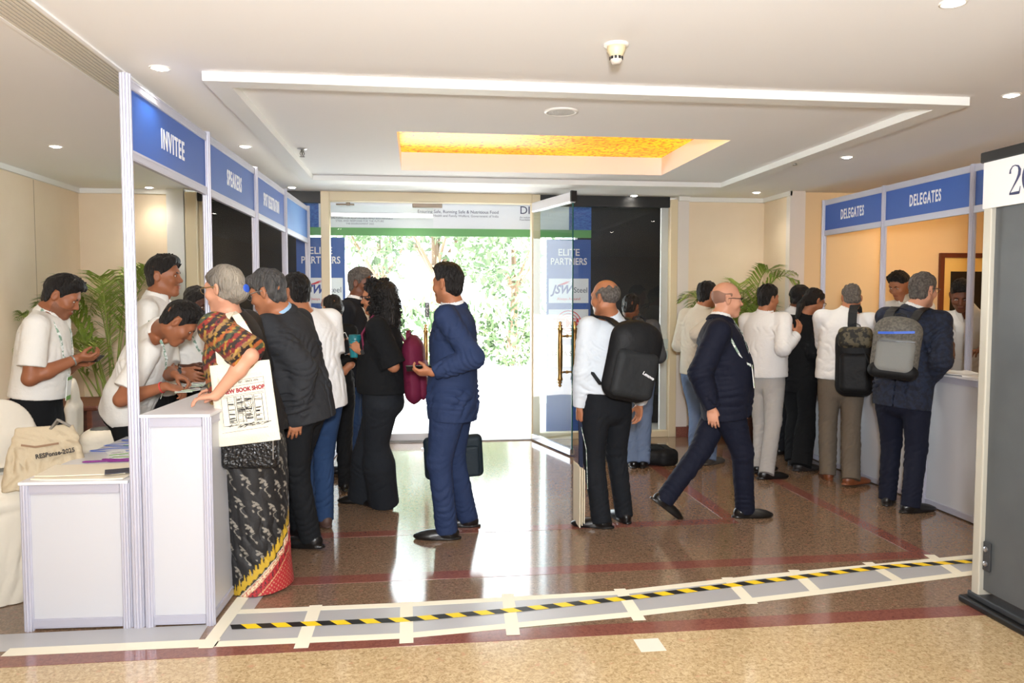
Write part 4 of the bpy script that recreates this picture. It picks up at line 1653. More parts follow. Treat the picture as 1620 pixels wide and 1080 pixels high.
        cl = {'flat': .25, 'relaxed': .45, 'grip': 1.0, 'hold': .9, 'pinch': .9, 'cup': .75, 'fist': 1.0}[pose]
        t1 = unit(dr * .72 + th * (.75 - .35 * cl) + n * (.15 + .7 * cl))
        p1 = b0 + t1 * .042 * k
        t2 = unit(dr * .85 + th * (.35 - .5 * cl) + n * (.15 + .55 * cl))
        p2 = p1 + t2 * .034 * k
        v.put(cap(b0, p1, .0135 * k, .0108 * k), .010)
        v.put(cap(p1, p2, .0105 * k, .0088 * k), .004)

    def eyes(s):
        for g in (-1, 1):
            b = MB()
            c = s.hl(g * .031, .0805, .0015) - s.base
            n = 12
            for rx, ry, rz, mi, off, nn in ((.0115, .0055, .0044, 0, 0, 12), (.0048, .003, .0043, 1, .0042, 10)):
                vs_, fs = [], []
                for i in range(7):
                    th = math.pi * i / 6
                    for j in range(nn):
                        ph = 2 * math.pi * j / nn
                        l = (rx * math.sin(th) * math.cos(ph), ry * math.cos(th) + off, rz * math.sin(th) * math.sin(ph))
                        vs_.append(c + s.hs * (s.hr * l[0] + s.hf * l[1] + s.hu * l[2]))
                for i in range(6):
                    for j in range(nn):
                        fs.append((i * nn + j, i * nn + (j + 1) % nn, (i + 1) * nn + (j + 1) % nn, (i + 1) * nn + j))
                b.add(vs_, fs, mi)
            b.build('eye', [M_eye, M_iris], s.root, smooth=True)
            b = MB()
            pts = [s.hl(g * x, y, z) - s.base for x, y, z in ((.011, .0895, .017), (.026, .0885, .022), (.040, .081, .021), (.052, .067, .013))]
            b.tube(pts, [.0035, .0046, .0042, .002], 6)
            b.build('eyebrow', HAIR.get(getattr(s, 'brow', 'black')), s.root, smooth=True)

    # ---- hair
    def hair(s, style, color, seed=0, name='hair', m=None):
        q, R = s.hs, np.array([s.hr, s.hf, s.hu])
        p = s.hl
        lo, hi = s.box_of([p(-.2, -.2, -.3), p(.2, .2, .3), p(-.2, .2, -.3), p(.2, -.2, .3), p(.2, .2, -.3), p(-.2, -.2, .3), p(.2, -.2, -.3), p(-.2, .2, .3)], 0)
        v = Vol(lo, hi, 0.0040)
        X, Y_, Z = v.ax[0][:, None, None], v.ax[1][None, :, None], v.ax[2][None, None, :]
        dx, dy, dz = X - s.H[0], Y_ - s.H[1], Z - s.H[2]
        lx, ly, lz = [((dx * a[0] + dy * a[1] + dz * a[2]) / q).astype(F32) for a in (s.hr, s.hf, s.hu)]
        E = lambda c, r, k_, **a: v.put(ell(p(*c), np.array(r) * q, R), k_ * q, **a)
        rnd = np.random.RandomState(seed + 5)
        ylim = np.interp(lz, [-.1, -.03, -.005, .02, .05, .072, .085, .1], [-.012, .010, .018, .030, .062, .078, .15, .2]).astype(F32)
        zlim = np.interp(ly, [-.12, -.07, -.045, -.032, -.028, .0, .012, .03], [-.078, -.074, -.060, -.045, .030, .030, -.022, -.025]).astype(F32)
        ear = 0.0
        if style in ('short', 'crop', 'side'):
            g = {'short': .004, 'crop': .006, 'side': .007}[style]
            E((0, -.012, .036), (.074 + g, .094 + g + .002, .084 + g), 0)
            E((0, -.03, -.03), (.064 + g, .062 + g, .06), .02)
            if style == 'short':
                E((0, .008, .082), (.068, .088, .056), .02)
                E((.01, .052, .096), (.055, .042, .030), .02)
            elif style == 'crop':
                E((0, -.004, .068), (.068, .090, .062), .02)
            else:
                E((0, 0, .076), (.072, .090, .058), .02)
                E((-.02, .055, .088), (.05, .04, .028), .02)
        elif style == 'bald':
            E((0, -.0135, .028), (.0752, .0955, .082), 0)
            ylim = np.interp(lz, [-.1, -.03, -.005, .02, .05, .075, .09], [-.012, .006, .014, .024, .02, -.03, -.1]).astype(F32)
        elif style == 'thin':
            E((0, -.016, .026), (.080, .100, .082), 0)
            ylim = np.interp(lz, [-.1, -.03, -.005, .03, .06, .085, .1], [-.012, .008, .016, .022, -.01, -.055, -.2]).astype(F32)
        elif style in ('bun', 'pony', 'long', 'curly'):
            E((0, -.012, .040), (.082, .102, .088), 0)
            E((0, -.035, -.02), (.076, .075, .07), .03)
            ylim = np.interp(lz, [-.1, -.03, .0, .03, .06, .08, .1], [-.02, -.005, .012, .040, .064, .09, .2]).astype(F32)
            zlim = np.interp(ly, [-.12, -.07, -.045, .0, .03], [-.09, -.085, -.06, -.03, .0]).astype(F32)
        free = v.D.copy()
        cut = np.maximum(ly - ylim, zlim - lz) * q
        v.D = np.maximum(v.D, np.where(v.D < .05, cut, cut)).astype(F32)
        # locks
        for _ in range(9):
            a = rnd.normal(size=3) * (130, 55, 40)
            v.D += F32({'bald': .0002, 'thin': .0005, 'side': .0018, 'crop': .0014}.get(style, .0011)) * np.sin(lx * F32(a[0]) + ly * F32(a[1]) + lz * F32(a[2]) + F32(rnd.rand() * 6)).astype(F32)
        if style == 'short':
            for _ in range(90):
                x, y = rnd.uniform(-.055, .055), rnd.uniform(-.07, .068)
                z = .128 + .010 * rnd.rand() - 9 * x * x - 9 * max(0, abs(y - .005) - .02) ** 2 * 1.6
                a = p(x, y, z - .018)
                v.put(cap(a, p(x + rnd.normal() * .008, y + .014 + rnd.normal() * .008, z + .002), .0085 * q, .004 * q), .005)
        if style == 'bun':
            E((0, -.108, -.028), (.040, .034, .034), .02)
            E((0, -.090, -.040), (.05, .04, .04), .02)
        if style == 'pony':
            v.put(cap(p(0, -.10, -.01), p(0, -.125, -.10), .030 * q, .034 * q), .02)
            v.put(cap(p(0, -.125, -.10), p(.0, -.11, -.22), .034 * q, .022 * q), .02)
        if style == 'long':
            v.put(cap(p(.03, -.08, -.03), p(.03, -.085, -.2), .055 * q, .05 * q), .03)
            v.put(cap(p(-.03, -.08, -.03), p(-.03, -.085, -.2), .055 * q, .05 * q), .03)
        if style == 'curly':
            for g in (-1, 1):
                v.put(cap(p(g * .066, -.035, .04), p(g * .090, -.045, -.14), .034 * q, .042 * q), .03)
                v.put(cap(p(g * .05, -.09, .03), p(g * .075, -.08, -.18), .06 * q, .062 * q), .03)
            v.put(cap(p(0, -.09, .04), p(0, -.10, -.18), .065 * q, .06 * q), .03)
            for _ in range(420):
                z = rnd.uniform(-.22, .13)
                th = rnd.uniform(62, 298) if z < .09 else rnd.uniform(20, 340)
                rr = (.088 + .03 * np.interp(z, [-.22, -.05, .13], [.6, 1, -1.0]))
                a = math.radians(th)
                c = p(rr * 1.12 * math.sin(a), rr * 1.15 * math.cos(a) - .02, z)
                v.put(cap(c, c + rnd.normal(size=3) * .012, .009, .006), .003)
        o = to_object(name, *v.mesh(), m or HAIR[color], s.root, s.base)
        if style == 'curly':
            b = MB()
            for i in range(170):
                th = rnd.uniform(66, 294)
                a = math.radians(th)
                z1 = rnd.uniform(-.27, -.08)
                r0 = rnd.uniform(.09, .13)
                fr = rnd.uniform(0, 6.28)
                n = 26
                pts = []
                z0 = rnd.uniform(-.05, .07)
                for j in range(n):
                    t = j / (n - 1)
                    z = z0 + (z1 - z0) * t
                    rr = r0 * (1 + .12 * t)
                    pts.append(p(rr * math.sin(a) + .011 * math.cos(fr + t * 24), rr * 1.05 * math.cos(a) - .022 + .011 * math.sin(fr + t * 24), z) - s.base)
                b.tube(pts, [.0032 * (1 - .5 * j / n) for j in range(n)], 4)
            b.build('curls', HAIR[color], s.root, smooth=True)
        return o

    # ---- garments
    def vol(s, pts, m=0.16, h=None):
        lo, hi = s.box_of(pts, m)
        return Vol(lo, hi, h or HC)

    def out(s, name, v, m, label=None, col=None):
        V, Q = v.mesh()
        o = to_object(name, V, Q, m, s.root, s.base, col=col(V) if col else None)
        if label:
            o['label'] = label
        return o

    def arm_folds(s, v, d, amp=.004):
        ax = unit(s.W[d] - s.S[d])
        v.fold(s.E[d], .13, s.W[d] - s.E[d], .034, amp, 1.0, .6, np.cross(ax, s.v))
        v.fold(s.S[d] * .55 + s.E[d] * .45, .13, s.E[d] - s.S[d], .06, amp * .7, 2.0, .8, np.cross(ax, s.v))
        v.fold(s.W[d] * .6 + s.E[d] * .4, .10, s.W[d] - s.E[d], .03, amp * .7, .4, .5, np.cross(ax, s.v))
        rn = np.random.RandomState(int(s.h * 1000) + ord(d))
        for i in range(5):
            t = rn.uniform(.1, .95)
            a, b_ = (s.S[d], s.E[d]) if i % 2 else (s.E[d], s.W[d])
            v.fold(a + (b_ - a) * t + rn.normal(size=3) * .03, .09, (b_ - a) + rn.normal(size=3) * .12, rn.uniform(.03, .055), amp, rn.rand() * 6, .5, np.cross(ax, s.v))

    def top(s, name, m, g=.012, hem=.1, sleeve='long', loose=.012, collar=True, seed=1, roomy=1.0, opening=False, label=None, cuff=1.0, amp=.006, vent=False, col=None, lapel=False):
        k = s.k * s.b
        lim = s.S['L'], s.S['R'], s.E['L'], s.E['R'], s.W['L'], s.W['R'], s.P + s.w * (hem - .1) * s.L, s.N, s.P
        v = s.vol(lim, .21)
        v.put(loft(s.P, s.N, s.u, s.stations(g, t0=hem, loose=loose), (1, 0)), 0.0)
        nr = (.056 if s.sex == 'm' else .046) * s.k
        for d in 'LR':
            v.put(cap(s.NB + (s.NT - s.NB) * .12, s.S[d] + s.w * .012, nr * .58 + g * .3, .036 * k + g * .8), .04)
            S0 = s.S[d]
            a0, a1 = .052 * k + g * roomy, .047 * k + g * roomy
            if sleeve == 'long':
                v.put(cap(S0, s.E[d], a0, a1), .035)
                v.put(loft(s.E[d], s.W[d], s.r, [(0, a1, a1), (.5, a1 * .95, a1 * .95), (.95, .036 * k + g * .6 * roomy * cuff, .036 * k + g * .6 * roomy * cuff)], (0, 1)), .02)
            elif sleeve == 'short':
                v.put(loft(S0, s.E[d], s.v, [(0, a0, a0), (.35, a0 * 1.02, a0 * 1.02), (.78, a1 * 1.18, a1 * 1.12)], (0, 1)), .035)
            elif sleeve == 'elbow':
                v.put(loft(S0, s.E[d], s.v, [(0, a0, a0), (.5, a0 * 1.05, a0 * 1.05), (.97, a1 * 1.25, a1 * 1.2)], (0, 1)), .035)
            elif sleeve == 'rolled':
                v.put(cap(S0, s.E[d], a0, a1), .035)
                v.put(loft(s.E[d], s.W[d], s.r, [(0, a1, a1), (.35, a1 * .98, a1 * .98)], (0, 1)), .02)
        rnd = np.random.RandomState(seed)
        for d in 'LR':
            s.arm_folds(v, d, amp * (1 if sleeve in ('long', 'rolled') else .5))
        for i in range(20):
            t = rnd.uniform(max(hem, -.1), .78)
            c = s.surf(t, rnd.uniform(0, 360), g)
            dr = s.w * rnd.uniform(-.4, 1) + s.u * rnd.uniform(-1, 1)
            v.fold(c, rnd.uniform(.09, .17), dr, rnd.uniform(.04, .075), amp * rnd.uniform(.5, 1), rnd.rand() * 6, rnd.uniform(-1, 1), np.cross(dr, s.v))
        if hem < .06 and s.w[2] < .95:
            for d in 'LR':
                q0 = s.hip[d] + unit(s.hip[d] - s.K[d]) * .06
                v.put(cap(q0, s.hip[d] + unit(s.K[d] - s.hip[d]) * max(.01, -hem * s.L * .8), .096 * k + g, .098 * k + g), .03)
        if lapel:
            s.collar(m, 'jacket_collar', .36, .076)
        nk = nr * (s.b ** .5)
        v.put(loft(s.NB - unit(s.NT - s.NB) * .006, s.NT, s.u, [(0, nk * 1.10, nk * 1.06), (.35, nk * 1.45, nk * 1.4), (.7, nk * 2.1, nk * 2.0), (1.6, nk * 3.4, nk * 3.0)], (1, 1)), .006, 'cut')
        if vent:
            c = s.surf(hem, 180, g)
            v.put(rbox(c + s.w * .06, (.0035, .05, .16), np.array([s.u, s.v, s.w]), .001), .004, 'cut')
        if opening:
            st = s.stations(g, loose=loose)
            q = lambda t: s.P + s.w * t * s.L + s.v * np.interp(t, [a[0] for a in st], [a[2] + a[4] for a in st])
            a, b_ = q(opening) + s.v * .02, s.N + s.v * .115 * k - s.w * .005
            v.put(loft(a, b_, s.u, [(0, .006, .05), (.5, .036, .055), (1.0, .062, .075), (1.25, .06, .09)]), .004, 'cut')
        o = s.out(name, v, m, label, col)
        if collar:
            s.collar(m, name='collar')
        return o

    def collar(s, m, name='collar', hgt=.56, r=.0665, label=None):
        a, b_ = s.NB, s.NT
        rr = r * s.k * (s.b ** .5) * (1.0 if s.sex == 'm' else .86)
        v = s.vol([a, b_], .1, .0045)
        v.put(loft(a, b_, s.u, [(.0, rr * 1.18, rr * 1.12), (.2, rr * 1.08, rr * 1.04), (hgt, rr * 1.02, rr * .99)], (0, 1)), 0)
        v.put(loft(a, b_, s.u, [(-.2, rr * .93, rr * .9), (1.2, rr * .93, rr * .9)], (1, 1)), 0, 'cut')
        # turned-down leaf and the gap at the throat
        v.put(loft(a, b_, s.u, [(-.02, rr * 1.36, rr * 1.28), (.22, rr * 1.22, rr * 1.16), (hgt - .03, rr * 1.06, rr * 1.02)], (1, 1)), 0.004)
        v.put(loft(a, b_, s.u, [(-.3, rr * 1.0, rr * .97), (1.2, rr * .97, rr * .93)], (1, 1)), 0.002, 'cut')
        f = a + s.v * rr * 1.1
        v.put(loft(f + s.w * -.06, f + s.w * .08, s.u, [(0, .004, .05), (1, .028, .05)]), .004, 'cut')
        return s.out(name, v, m, label)

    def trousers(s, m, wide=1.1, flare=1.0, waist=.14, seed=3, name='trousers', amp=.006, label=None, hem=.048, belt=None):
        k = s.k
        v = s.vol([s.P, s.hip['L'], s.hip['R'], s.K['L'], s.K['R'], s.A['L'], s.A['R'], s.P + s.w * waist * s.L], .20)
        v.put(loft(s.P, s.N, s.u, s.stations(.004, t0=-.12, t1=waist), (0, 1)), 0)
        for d in 'LR':
            H0, K, A = s.hip[d], s.K[d], s.A[d]
            v.put(loft(H0, K, s.r, [(-.12, .088 * k * s.b, .106 * k * s.b), (.3, .086 * k * wide, .097 * k * wide), (.7, .073 * k * wide, .080 * k * wide), (1.05, .063 * k * wide, .066 * k * wide)]), .02)
            L = np.linalg.norm(A - K)
            e = (L + hem) / L
            fl = flare * wide
            v.put(loft(K, A, perp(np.cross(s.ff[d], A - K), A - K), [(-.05, .062 * k * wide, .066 * k * wide), (.35, .060 * k * fl, .064 * k * fl), (.75, .056 * k * fl, .060 * k * fl), (e, .055 * k * fl, .062 * k * fl)], (0, 1)), .02)
            ax = A - K
            sd = np.cross(ax, s.f)
            v.fold(K, .13, ax, .045, amp, .5 + seed, .7, sd)
            v.fold(A + unit(K - A) * .06, .12, ax, .035, amp * 1.3, 1.5 + seed, .8, sd)
            v.fold(H0 + (K - H0) * .25, .16, K - H0, .055, amp * .8, seed, 1.2, sd)
            v.fold(K + ax * .45, .16, ax, .08, amp * .6, 2 + seed, 1.0, sd)
            rn = np.random.RandomState(seed * 7 + ord(d))
            for i in range(7):
                a, b_ = (H0, K) if i % 2 else (K, A)
                v.fold(a + (b_ - a) * rn.uniform(.1, .95) + rn.normal(size=3) * .04, .12, (b_ - a) + rn.normal(size=3) * .2, rn.uniform(.04, .07), amp * .9, rn.rand() * 6, .8, sd)
        o = s.out(name, v, m, label)
        if belt:
            b = MB()
            n = 28
            st = s.stations(.004)
            pts = [s.surf(waist - .015, 360 * i / n, .006) - s.base for i in range(n + 1)]
            b.ribbon(pts, s.w, .034, .006)
            b.build('belt', belt, s.root, smooth=False)
        return o

    def shoes(s, m, heel=0.0, sole=None, slim=1.0):
        k = s.k
        for d in 'LR':
            ff = s.ff[d]
            c = s.A[d] - UP * .05 * s.h
            up = UP
            if d in s.lift:
                a = s.lift[d]
                ff0 = ff
                lat = np.cross(ff0, UP)
                ff, up = rot(ff0, lat, -a), rot(UP, lat, -a)
                c = s.A[d] - up * .05 * s.h
            lat = np.cross(ff, up)
            R = np.array([ff, lat, up])
            v = s.vol([c - ff * .09 * k, c + ff * .23 * k, c + up * .12], .06, .0045)
            q = lambda x, y, z: c + (ff * x + lat * y + up * z) * k
            v.put(ell(q(-.03, 0, .036), np.array((.050, .036 * slim, .042)) * k, R), 0)
            v.put(ell(q(.05, 0, .026), np.array((.105, .040 * slim, .036)) * k, R), .03)
            v.put(ell(q(.125, 0, .018), np.array((.080, .044 * slim, .026)) * k, R), .03)
            v.put(cap(q(-.015, 0, .05), q(-.01, 0, .088), .038 * k, .036 * k), .03)
            v.put(loft(q(0, 0, 0), q(0, 0, .016), ff, [(0, .142 * k, .042 * k * slim, .048 * k), (1, .140 * k, .041 * k * slim, .048 * k)], (1, 1), 2.6), .003)
            v.put(half_space(q(0, 0, .0005), up, v.lo, v.lo + v.n * v.h), 0, 'icut') if False else None
            pl = half_space(q(0, 0, 0.0), -up, v.lo, v.lo + v.n * v.h)
            X, Y_, Z = v.ax[0][:, None, None], v.ax[1][None, :, None], v.ax[2][None, None, :]
            v.D = np.maximum(v.D, pl[0](X, Y_, Z).astype(F32))
            if heel:
                v.put(cap(q(-.05, 0, .01), q(-.055, 0, -heel), .014, .009), .006)
            s.out('shoe', v, m)

    def glasses(s, m, temple=True, lens=None):
        b = MB()
        p = lambda *a: s.hl(*a) - s.base
        for g in (-1, 1):
            n = 20
            b.tube([p(g * .032 + .024 * math.cos(2 * math.pi * i / n), .100, .002 + .018 * math.sin(2 * math.pi * i / n)) for i in range(n + 1)], .0017, 5)
            b.tube([p(g * .056, .100, .008), p(g * .074, .088, .010), p(g * .081, .02, .012), p(g * .082, -.012, .008), p(g * .080, -.032, -.012)], .0024, 6)
        b.tube([p(-.009, .102, .006), p(0, .106, .009), p(.009, .102, .006)], .0017, 5)
        return b.build('glasses', m, s.root, smooth=True)

    def lanyard(s, m_band, m_card, t=.35, g=.02, side=0):
        """ribbon round the neck with a badge on the chest"""
        pts = []
        for a, tt, gg in ((-14, t + .12, g), (-22, .55, g), (-34, .78, g), (-58, .95, g + .004), (-100, 1.02, g + .01), (180, 1.03, g + .012), (100, 1.02, g + .01), (58, .95, g + .004), (34, .78, g), (22, .55, g), (14, t + .12, g)):
            pts.append(s.surf(tt, a + side, gg) - s.base)
        c0 = s.surf(t + .06, side, g + .012) - s.base
        pts = [c0] + pts + [c0]
        sd = [s.w] + [np.cross(unit(pts[min(i + 1, len(pts) - 1)] - pts[i - 1]), s.surf(.6, 0, 0) * 0 + unit((pts[i] + s.base) - (s.P + s.w * np.dot(pts[i] + s.base - s.P, s.w)))) for i in range(1, len(pts) - 1)] + [s.w]
        o = MB().ribbon(pts, sd, .015, .002).build('lanyard', m_band, s.root)
        a = s.surf(t, side, g + .016) - s.base
        Mx = Matrix.Translation(Vector(a)) @ Matrix((Vector(-s.u), Vector(s.w), Vector(s.v))).transposed().to_4x4()
        MB().box((-.045, -.11, -.002), (.045, .03, .002), M=Mx).box((-.045, -.11, .002), (.045, -.085, .0026), 1, Mx).box((-.045, .01, .002), (.045, .03, .0026), 1, Mx).build('badge', [m_card, mat('badge_green', rgb(112, 168, 72), 0.5)], s.root)
        return o


def obj_at(name, label, cat, base, group=None):
    return thing(name, label, cat, base, 0, group)
# ---------------------------------------------------------------- cloths
def cloth(name, c, rough=.88, b=.3, sc_=45, sheen=0, **k):
    return mat(name, rgb(*c), rough, bump=(17, .36, 5), sheen=sheen, spec=.25, **k)


K_polo = cloth('white_polo', (222, 220, 214))
K_shirt = cloth('white_shirt', (222, 222, 222), .8, .3, 26)
K_pale = cloth('pale_blue_shirt', (206, 214, 222), .8, .3, 26)
K_beige = cloth('beige_shirt', (204, 198, 184), .8, .3, 26)
K_tee = cloth('white_tee', (224, 224, 224), .85, .3, 22)
K_black = cloth('black_cloth', (16, 17, 19), .9, .25)
K_blackt = cloth('black_trouser_cloth', (20, 23, 28), .85, .2)
K_char = cloth('charcoal_suit', (44, 45, 48), .85, .2)
K_charT = cloth('dark_trouser_cloth', (22, 24, 27), .85, .2)
K_navy = cloth('blue_suit', (36, 50, 82), .8, .2)
K_navyD = cloth('navy_suit', (17, 21, 38), .8, .2)
K_jean = cloth('blue_jeans', (38, 60, 94), .9, .35, 60)
K_ljean = cloth('pale_jeans', (100, 118, 148), .9, .35, 60)
K_lgrey = cloth('light_grey_cloth', (164, 162, 160), .85, .3)
K_taupe = cloth('taupe_cloth', (104, 94, 82), .85, .3)
K_grey = cloth('grey_jacket', (72, 74, 78), .85, .3)
K_check = mat('check_suit', rgb(17, 22, 38), .85, bump=(60, .2, 4), vary=(34, .06, rgb(24, 34, 56)))
L_black = mat('black_leather', rgb(18, 17, 17), .28, bump=(90, .12), spec=.5)
L_brown = mat('brown_leather', rgb(120, 68, 40), .35, bump=(90, .12))
M_lany = mat('lanyard_white', rgb(222, 226, 222), .6, vary=(60, .05, rgb(120, 150, 130)))
M_card = mat('badge_card', rgb(236, 238, 234), .4)
M_frameb = mat('spectacle_frame', rgb(20, 20, 24), .3)
M_screen = mat('phone_glass', rgb(14, 15, 18), .1)
M_wshell = mat('phone_case', rgb(204, 202, 196), .4)


def phone(p, d, label, m=None, off=(.075, .0, .022), tilt=0):
    """phone lying in hand d of person p"""
    W, dr, n, th = p.hfr[d]
    c = W + dr * off[0] + th * off[1] + n * off[2]
    c = np.asarray(c)
    t = thing('mobile_phone', label, 'phone', c)
    a = rot(dr, n, tilt)
    Mx = frame((0, 0, 0), np.cross(a, n), a)
    MB().box((-.036, -.074, -.004), (.036, .074, .004), M=Mx).build('case', m or M_black, t, bevel=.003)
    sgn = 1 if np.dot(np.array(Mx.to_3x3() @ Vector((0, 0, 1))), n) > 0 else -1
    MB().box((-.033, -.071, .0041 * sgn - .0004), (.033, .071, .0041 * sgn + .0004), M=Mx).build('screen', M_screen, t)
    return t


def watch(p, d, m, name='wristwatch', w=.018):
    W, dr, n, th = p.hfr[d]
    ax = unit(p.W[d] - p.E[d])
    c = p.W[d] - ax * .022 - p.base
    a, b_ = perp(n, ax), np.cross(ax, perp(n, ax))
    r = .030 * p.k
    b = MB().ribbon([c + (a * math.cos(t) + b_ * math.sin(t)) * r for t in np.linspace(0, 2 * math.pi, 17)], ax, w, .004)
    if name == 'wristwatch':
        b.lathe([(.001, 0), (.017, 0), (.017, .009), (.001, .009)], 16, M=frame(c - a * (r + .002), np.cross(-a, ax), ax) if False else frame(c - a * r, b_, np.cross(-a, b_)))
    return b.build(name, m, p.root)


# ================================================================ BEHIND THE INVITEE BOOTH
A1 = J('person in a white polo at the far left looking down at a phone', 1.76, 4.9, {'L': None, 'R': None}, 82, (98, 468, .0), (70, 492), (58, 646), (84, -28, 0),
       {'R': {'w': (122, 567, -.10), 'dir': (1, .25, .02), 'palm': (.1, .5, .9), 'pose': 'hold', 'pole': (-.5, -.5, -1)}, 'L': {'w': (126, 574, .06), 'dir': (.95, -.3, .02), 'palm': (.1, -.5, .9), 'pose': 'hold', 'pole': (-.4, .5, -1)}},
       'tan', 1.04, beard=2)
A1.top('polo_shirt', K_polo, .014, .13, 'short', .018, seed=11)
A1.trousers(K_black, waist=.16)
A1.shoes(L_black)
A1.hair('short', 'black', 1)
A1.lanyard(M_lany, M_card, .30, .022)
watch(A1, 'R', mat('steel_bracelet', rgb(150, 160, 160), .3, .8), 'bracelet', .008)
phone(A1, 'L', 'phone in the hands of the far left man in a white polo', off=(.085, 0, .030))

A2 = J('person standing tall in a white polo behind the stooping colleague, gazing sideways', 1.79, 5.15, {'L': None, 'R': None}, 88, (259, 437), (241, 470), (238, 612), (93, 0, 0),
       {'R': {'w': (288, 588, -.12), 'dir': (.9, -.2, -.35), 'pose': 'relaxed', 'pole': (-.8, -.3, -1)}, 'L': {'w': (290, 598, .10), 'dir': (.9, .1, -.3), 'pose': 'relaxed'}}, 'tan', 1.0, beard=1)
A2.top('polo_shirt', K_polo, .014, -.08, 'short', .02, seed=21)
A2.trousers(K_black)
A2.shoes(L_black)
A2.hair('short', 'black', 2)
watch(A2, 'R', M_black)

A3 = J('person in a white polo stooping over the counter to sort badges', 1.74, 4.95, {'L': None, 'R': None}, 78, (284, 510, -.30), (247, 517, -.16), (203, 636), (80, -46, 0),
       {'R': {'w': (262, 611, -.45), 'dir': (1, .15, -.25), 'palm': (0, .3, -1), 'pose': 'pinch', 'pole': (-.5, -.4, -1)}, 'L': {'w': (276, 592, -.28), 'dir': (1, -.1, -.45), 'palm': (0, -.3, -1), 'pose': 'hold', 'pole': (-.2, .5, -1)}}, 'tan', 1.02, beard=1)
A3.top('polo_shirt', K_polo, .014, -.13, 'short', .014, False, seed=31)
A3.collar(K_polo, hgt=.34, r=.0635)
A3.trousers(K_black)
A3.shoes(L_black)
A3.hair('short', 'black', 3)
A3.lanyard(M_lany, M_card, .42, .026)
watch(A3, 'R', mat('red_thread', rgb(200, 60, 60), .7), 'wrist_thread', .006)

A4 = J('person in white half hidden behind the second booth post, hands before the chest', 1.66, 5.45, {'L': None, 'R': None}, 120, (312, 482), (302, 507), (300, 600), (120, -14, 0),
       {'R': {'w': (300, 582, -.18), 'dir': (.9, -.3, -.2), 'pose': 'hold'}, 'L': {'w': (314, 584, -.05), 'dir': (.3, -.8, -.2), 'pose': 'hold'}}, 'deep', .98)
A4.top('polo_shirt', K_polo, .014, -.08, 'short', .016, seed=41)
A4.trousers(K_black)
A4.shoes(L_black)
A4.hair('crop', 'black', 4)
A4.lanyard(M_lany, M_card, .36, .024)

# ================================================================ THE QUEUE AT THE INVITEE BOOTH
A6 = J('person with grey hair in a charcoal suit stooping behind the woman in the sari', 1.74, 4.55, {'L': (490, 868), 'R': (474, 845)}, -70, (424, 463, -.02), (451, 492), (481, 632), (-72, -16, 0),
       {'L': {'w': (470, 656, -.16), 'dir': (-.12, -.05, -1), 'palm': (-.2, 1, 0), 'pose': 'relaxed', 'pole': (1, .0, -.3)}, 'R': {'w': (430, 610, .20), 'dir': (-.8, .2, -.3), 'pose': 'relaxed'}}, 'mid', 1.0, .02, footdir={'L': -76, 'R': -60})
A6.brow = 'grey'
A6.top('jacket', K_char, .024, -.24, 'long', .014, False, 61, .9, vent=True, lapel=True, amp=.013)
A6.collar(mat('blue_shirt', rgb(150, 184, 214), .7), 'shirt_collar', .55)
A6.trousers(K_charT, wide=1.02)
A6.shoes(L_black)
A6.hair('side', 'grey', 6)
A6.glasses(mat('steel_spectacles', rgb(190, 190, 190), .3, .8))

A7 = J('person in a white tee and jeans with short black hair before the JSW banner plate', 1.68, 5.0, {'L': (486, 846), 'R': (513, 832)}, -35, (468, 463), (479, 493), (499, 622), (-48, -6, 0),
       {'R': {'w': (526, 640, .06), 'dir': (.0, .1, -1), 'pose': 'relaxed', 'pole': (.5, -.6, 0)}, 'L': {'w': (470, 640, -.1), 'dir': (0, 0, -1), 'pose': 'relaxed'}}, 'mid', 1.08)
A7.top('tee_shirt', K_tee, .018, -.2, 'short', .022, False, 71, amp=.0035)
A7.trousers(K_jean)
A7.shoes(mat('brown_trainer', rgb(74, 52, 44), .6))
A7.hair('crop', 'black', 7)

A8 = J('person with dark tied hair and a hairband between the white tee and the dark suit', 1.52, 6.0, {'L': None, 'R': None}, -10, (527, 489), (524, 512), (527, 612), (-25, -22, 0),
       {'R': {'w': (520, 610, -.1), 'dir': (0, 0, -1)}, 'L': {'w': (536, 612, -.1), 'dir': (0, 0, -1)}}, 'mid', .95, sex='f')
A8.top('blouse', K_black, .012, -.15, 'elbow', .012, False, 81)
A8.trousers(K_black)
A8.shoes(L_black)
A8.hair('bun', 'black', 8)
b = MB()
b.tube([A8.hl(.086 * math.cos(a), .03, .040 + .092 * math.sin(a)) - A8.base for a in np.linspace(0, math.pi, 15)], .006, 6)
b.build('hairband', mat('hairband', rgb(150, 110, 100), .5), A8.root, smooth=True)

A9 = J('person with cropped grey hair in a dark jacket and blue jeans behind the curly-haired woman', 1.76, 6.4, {'L': (562, 748), 'R': (548, 752)}, 110, (571, 448), (557, 478), (556, 585), (108, -4, 0),
       {'R': {'w': (542, 612, -.18), 'dir': (.0, -.05, -1), 'pose': 'relaxed', 'pole': (-1, 0, -.2)}, 'L': {'w': (580, 600, .1), 'dir': (.3, 0, -1), 'pose': 'relaxed'}}, 'dark', 1.04, footdir={'L': -80, 'R': -84})
A9.brow = 'grey'
A9.top('shirt', K_shirt, .012, -.1, 'none', .012, True, 91)
A9.top('jacket', cloth('black_jacket', (24, 26, 32)), .030, -.22, 'long', .018, False, 92, 1.1, opening=.25, lapel=True)
A9.trousers(K_jean)
A9.shoes(L_black)
A9.hair('crop', 'salt', 9)
phone(A9, 'R', 'dark phone hanging in the hand of the man in jacket and jeans')

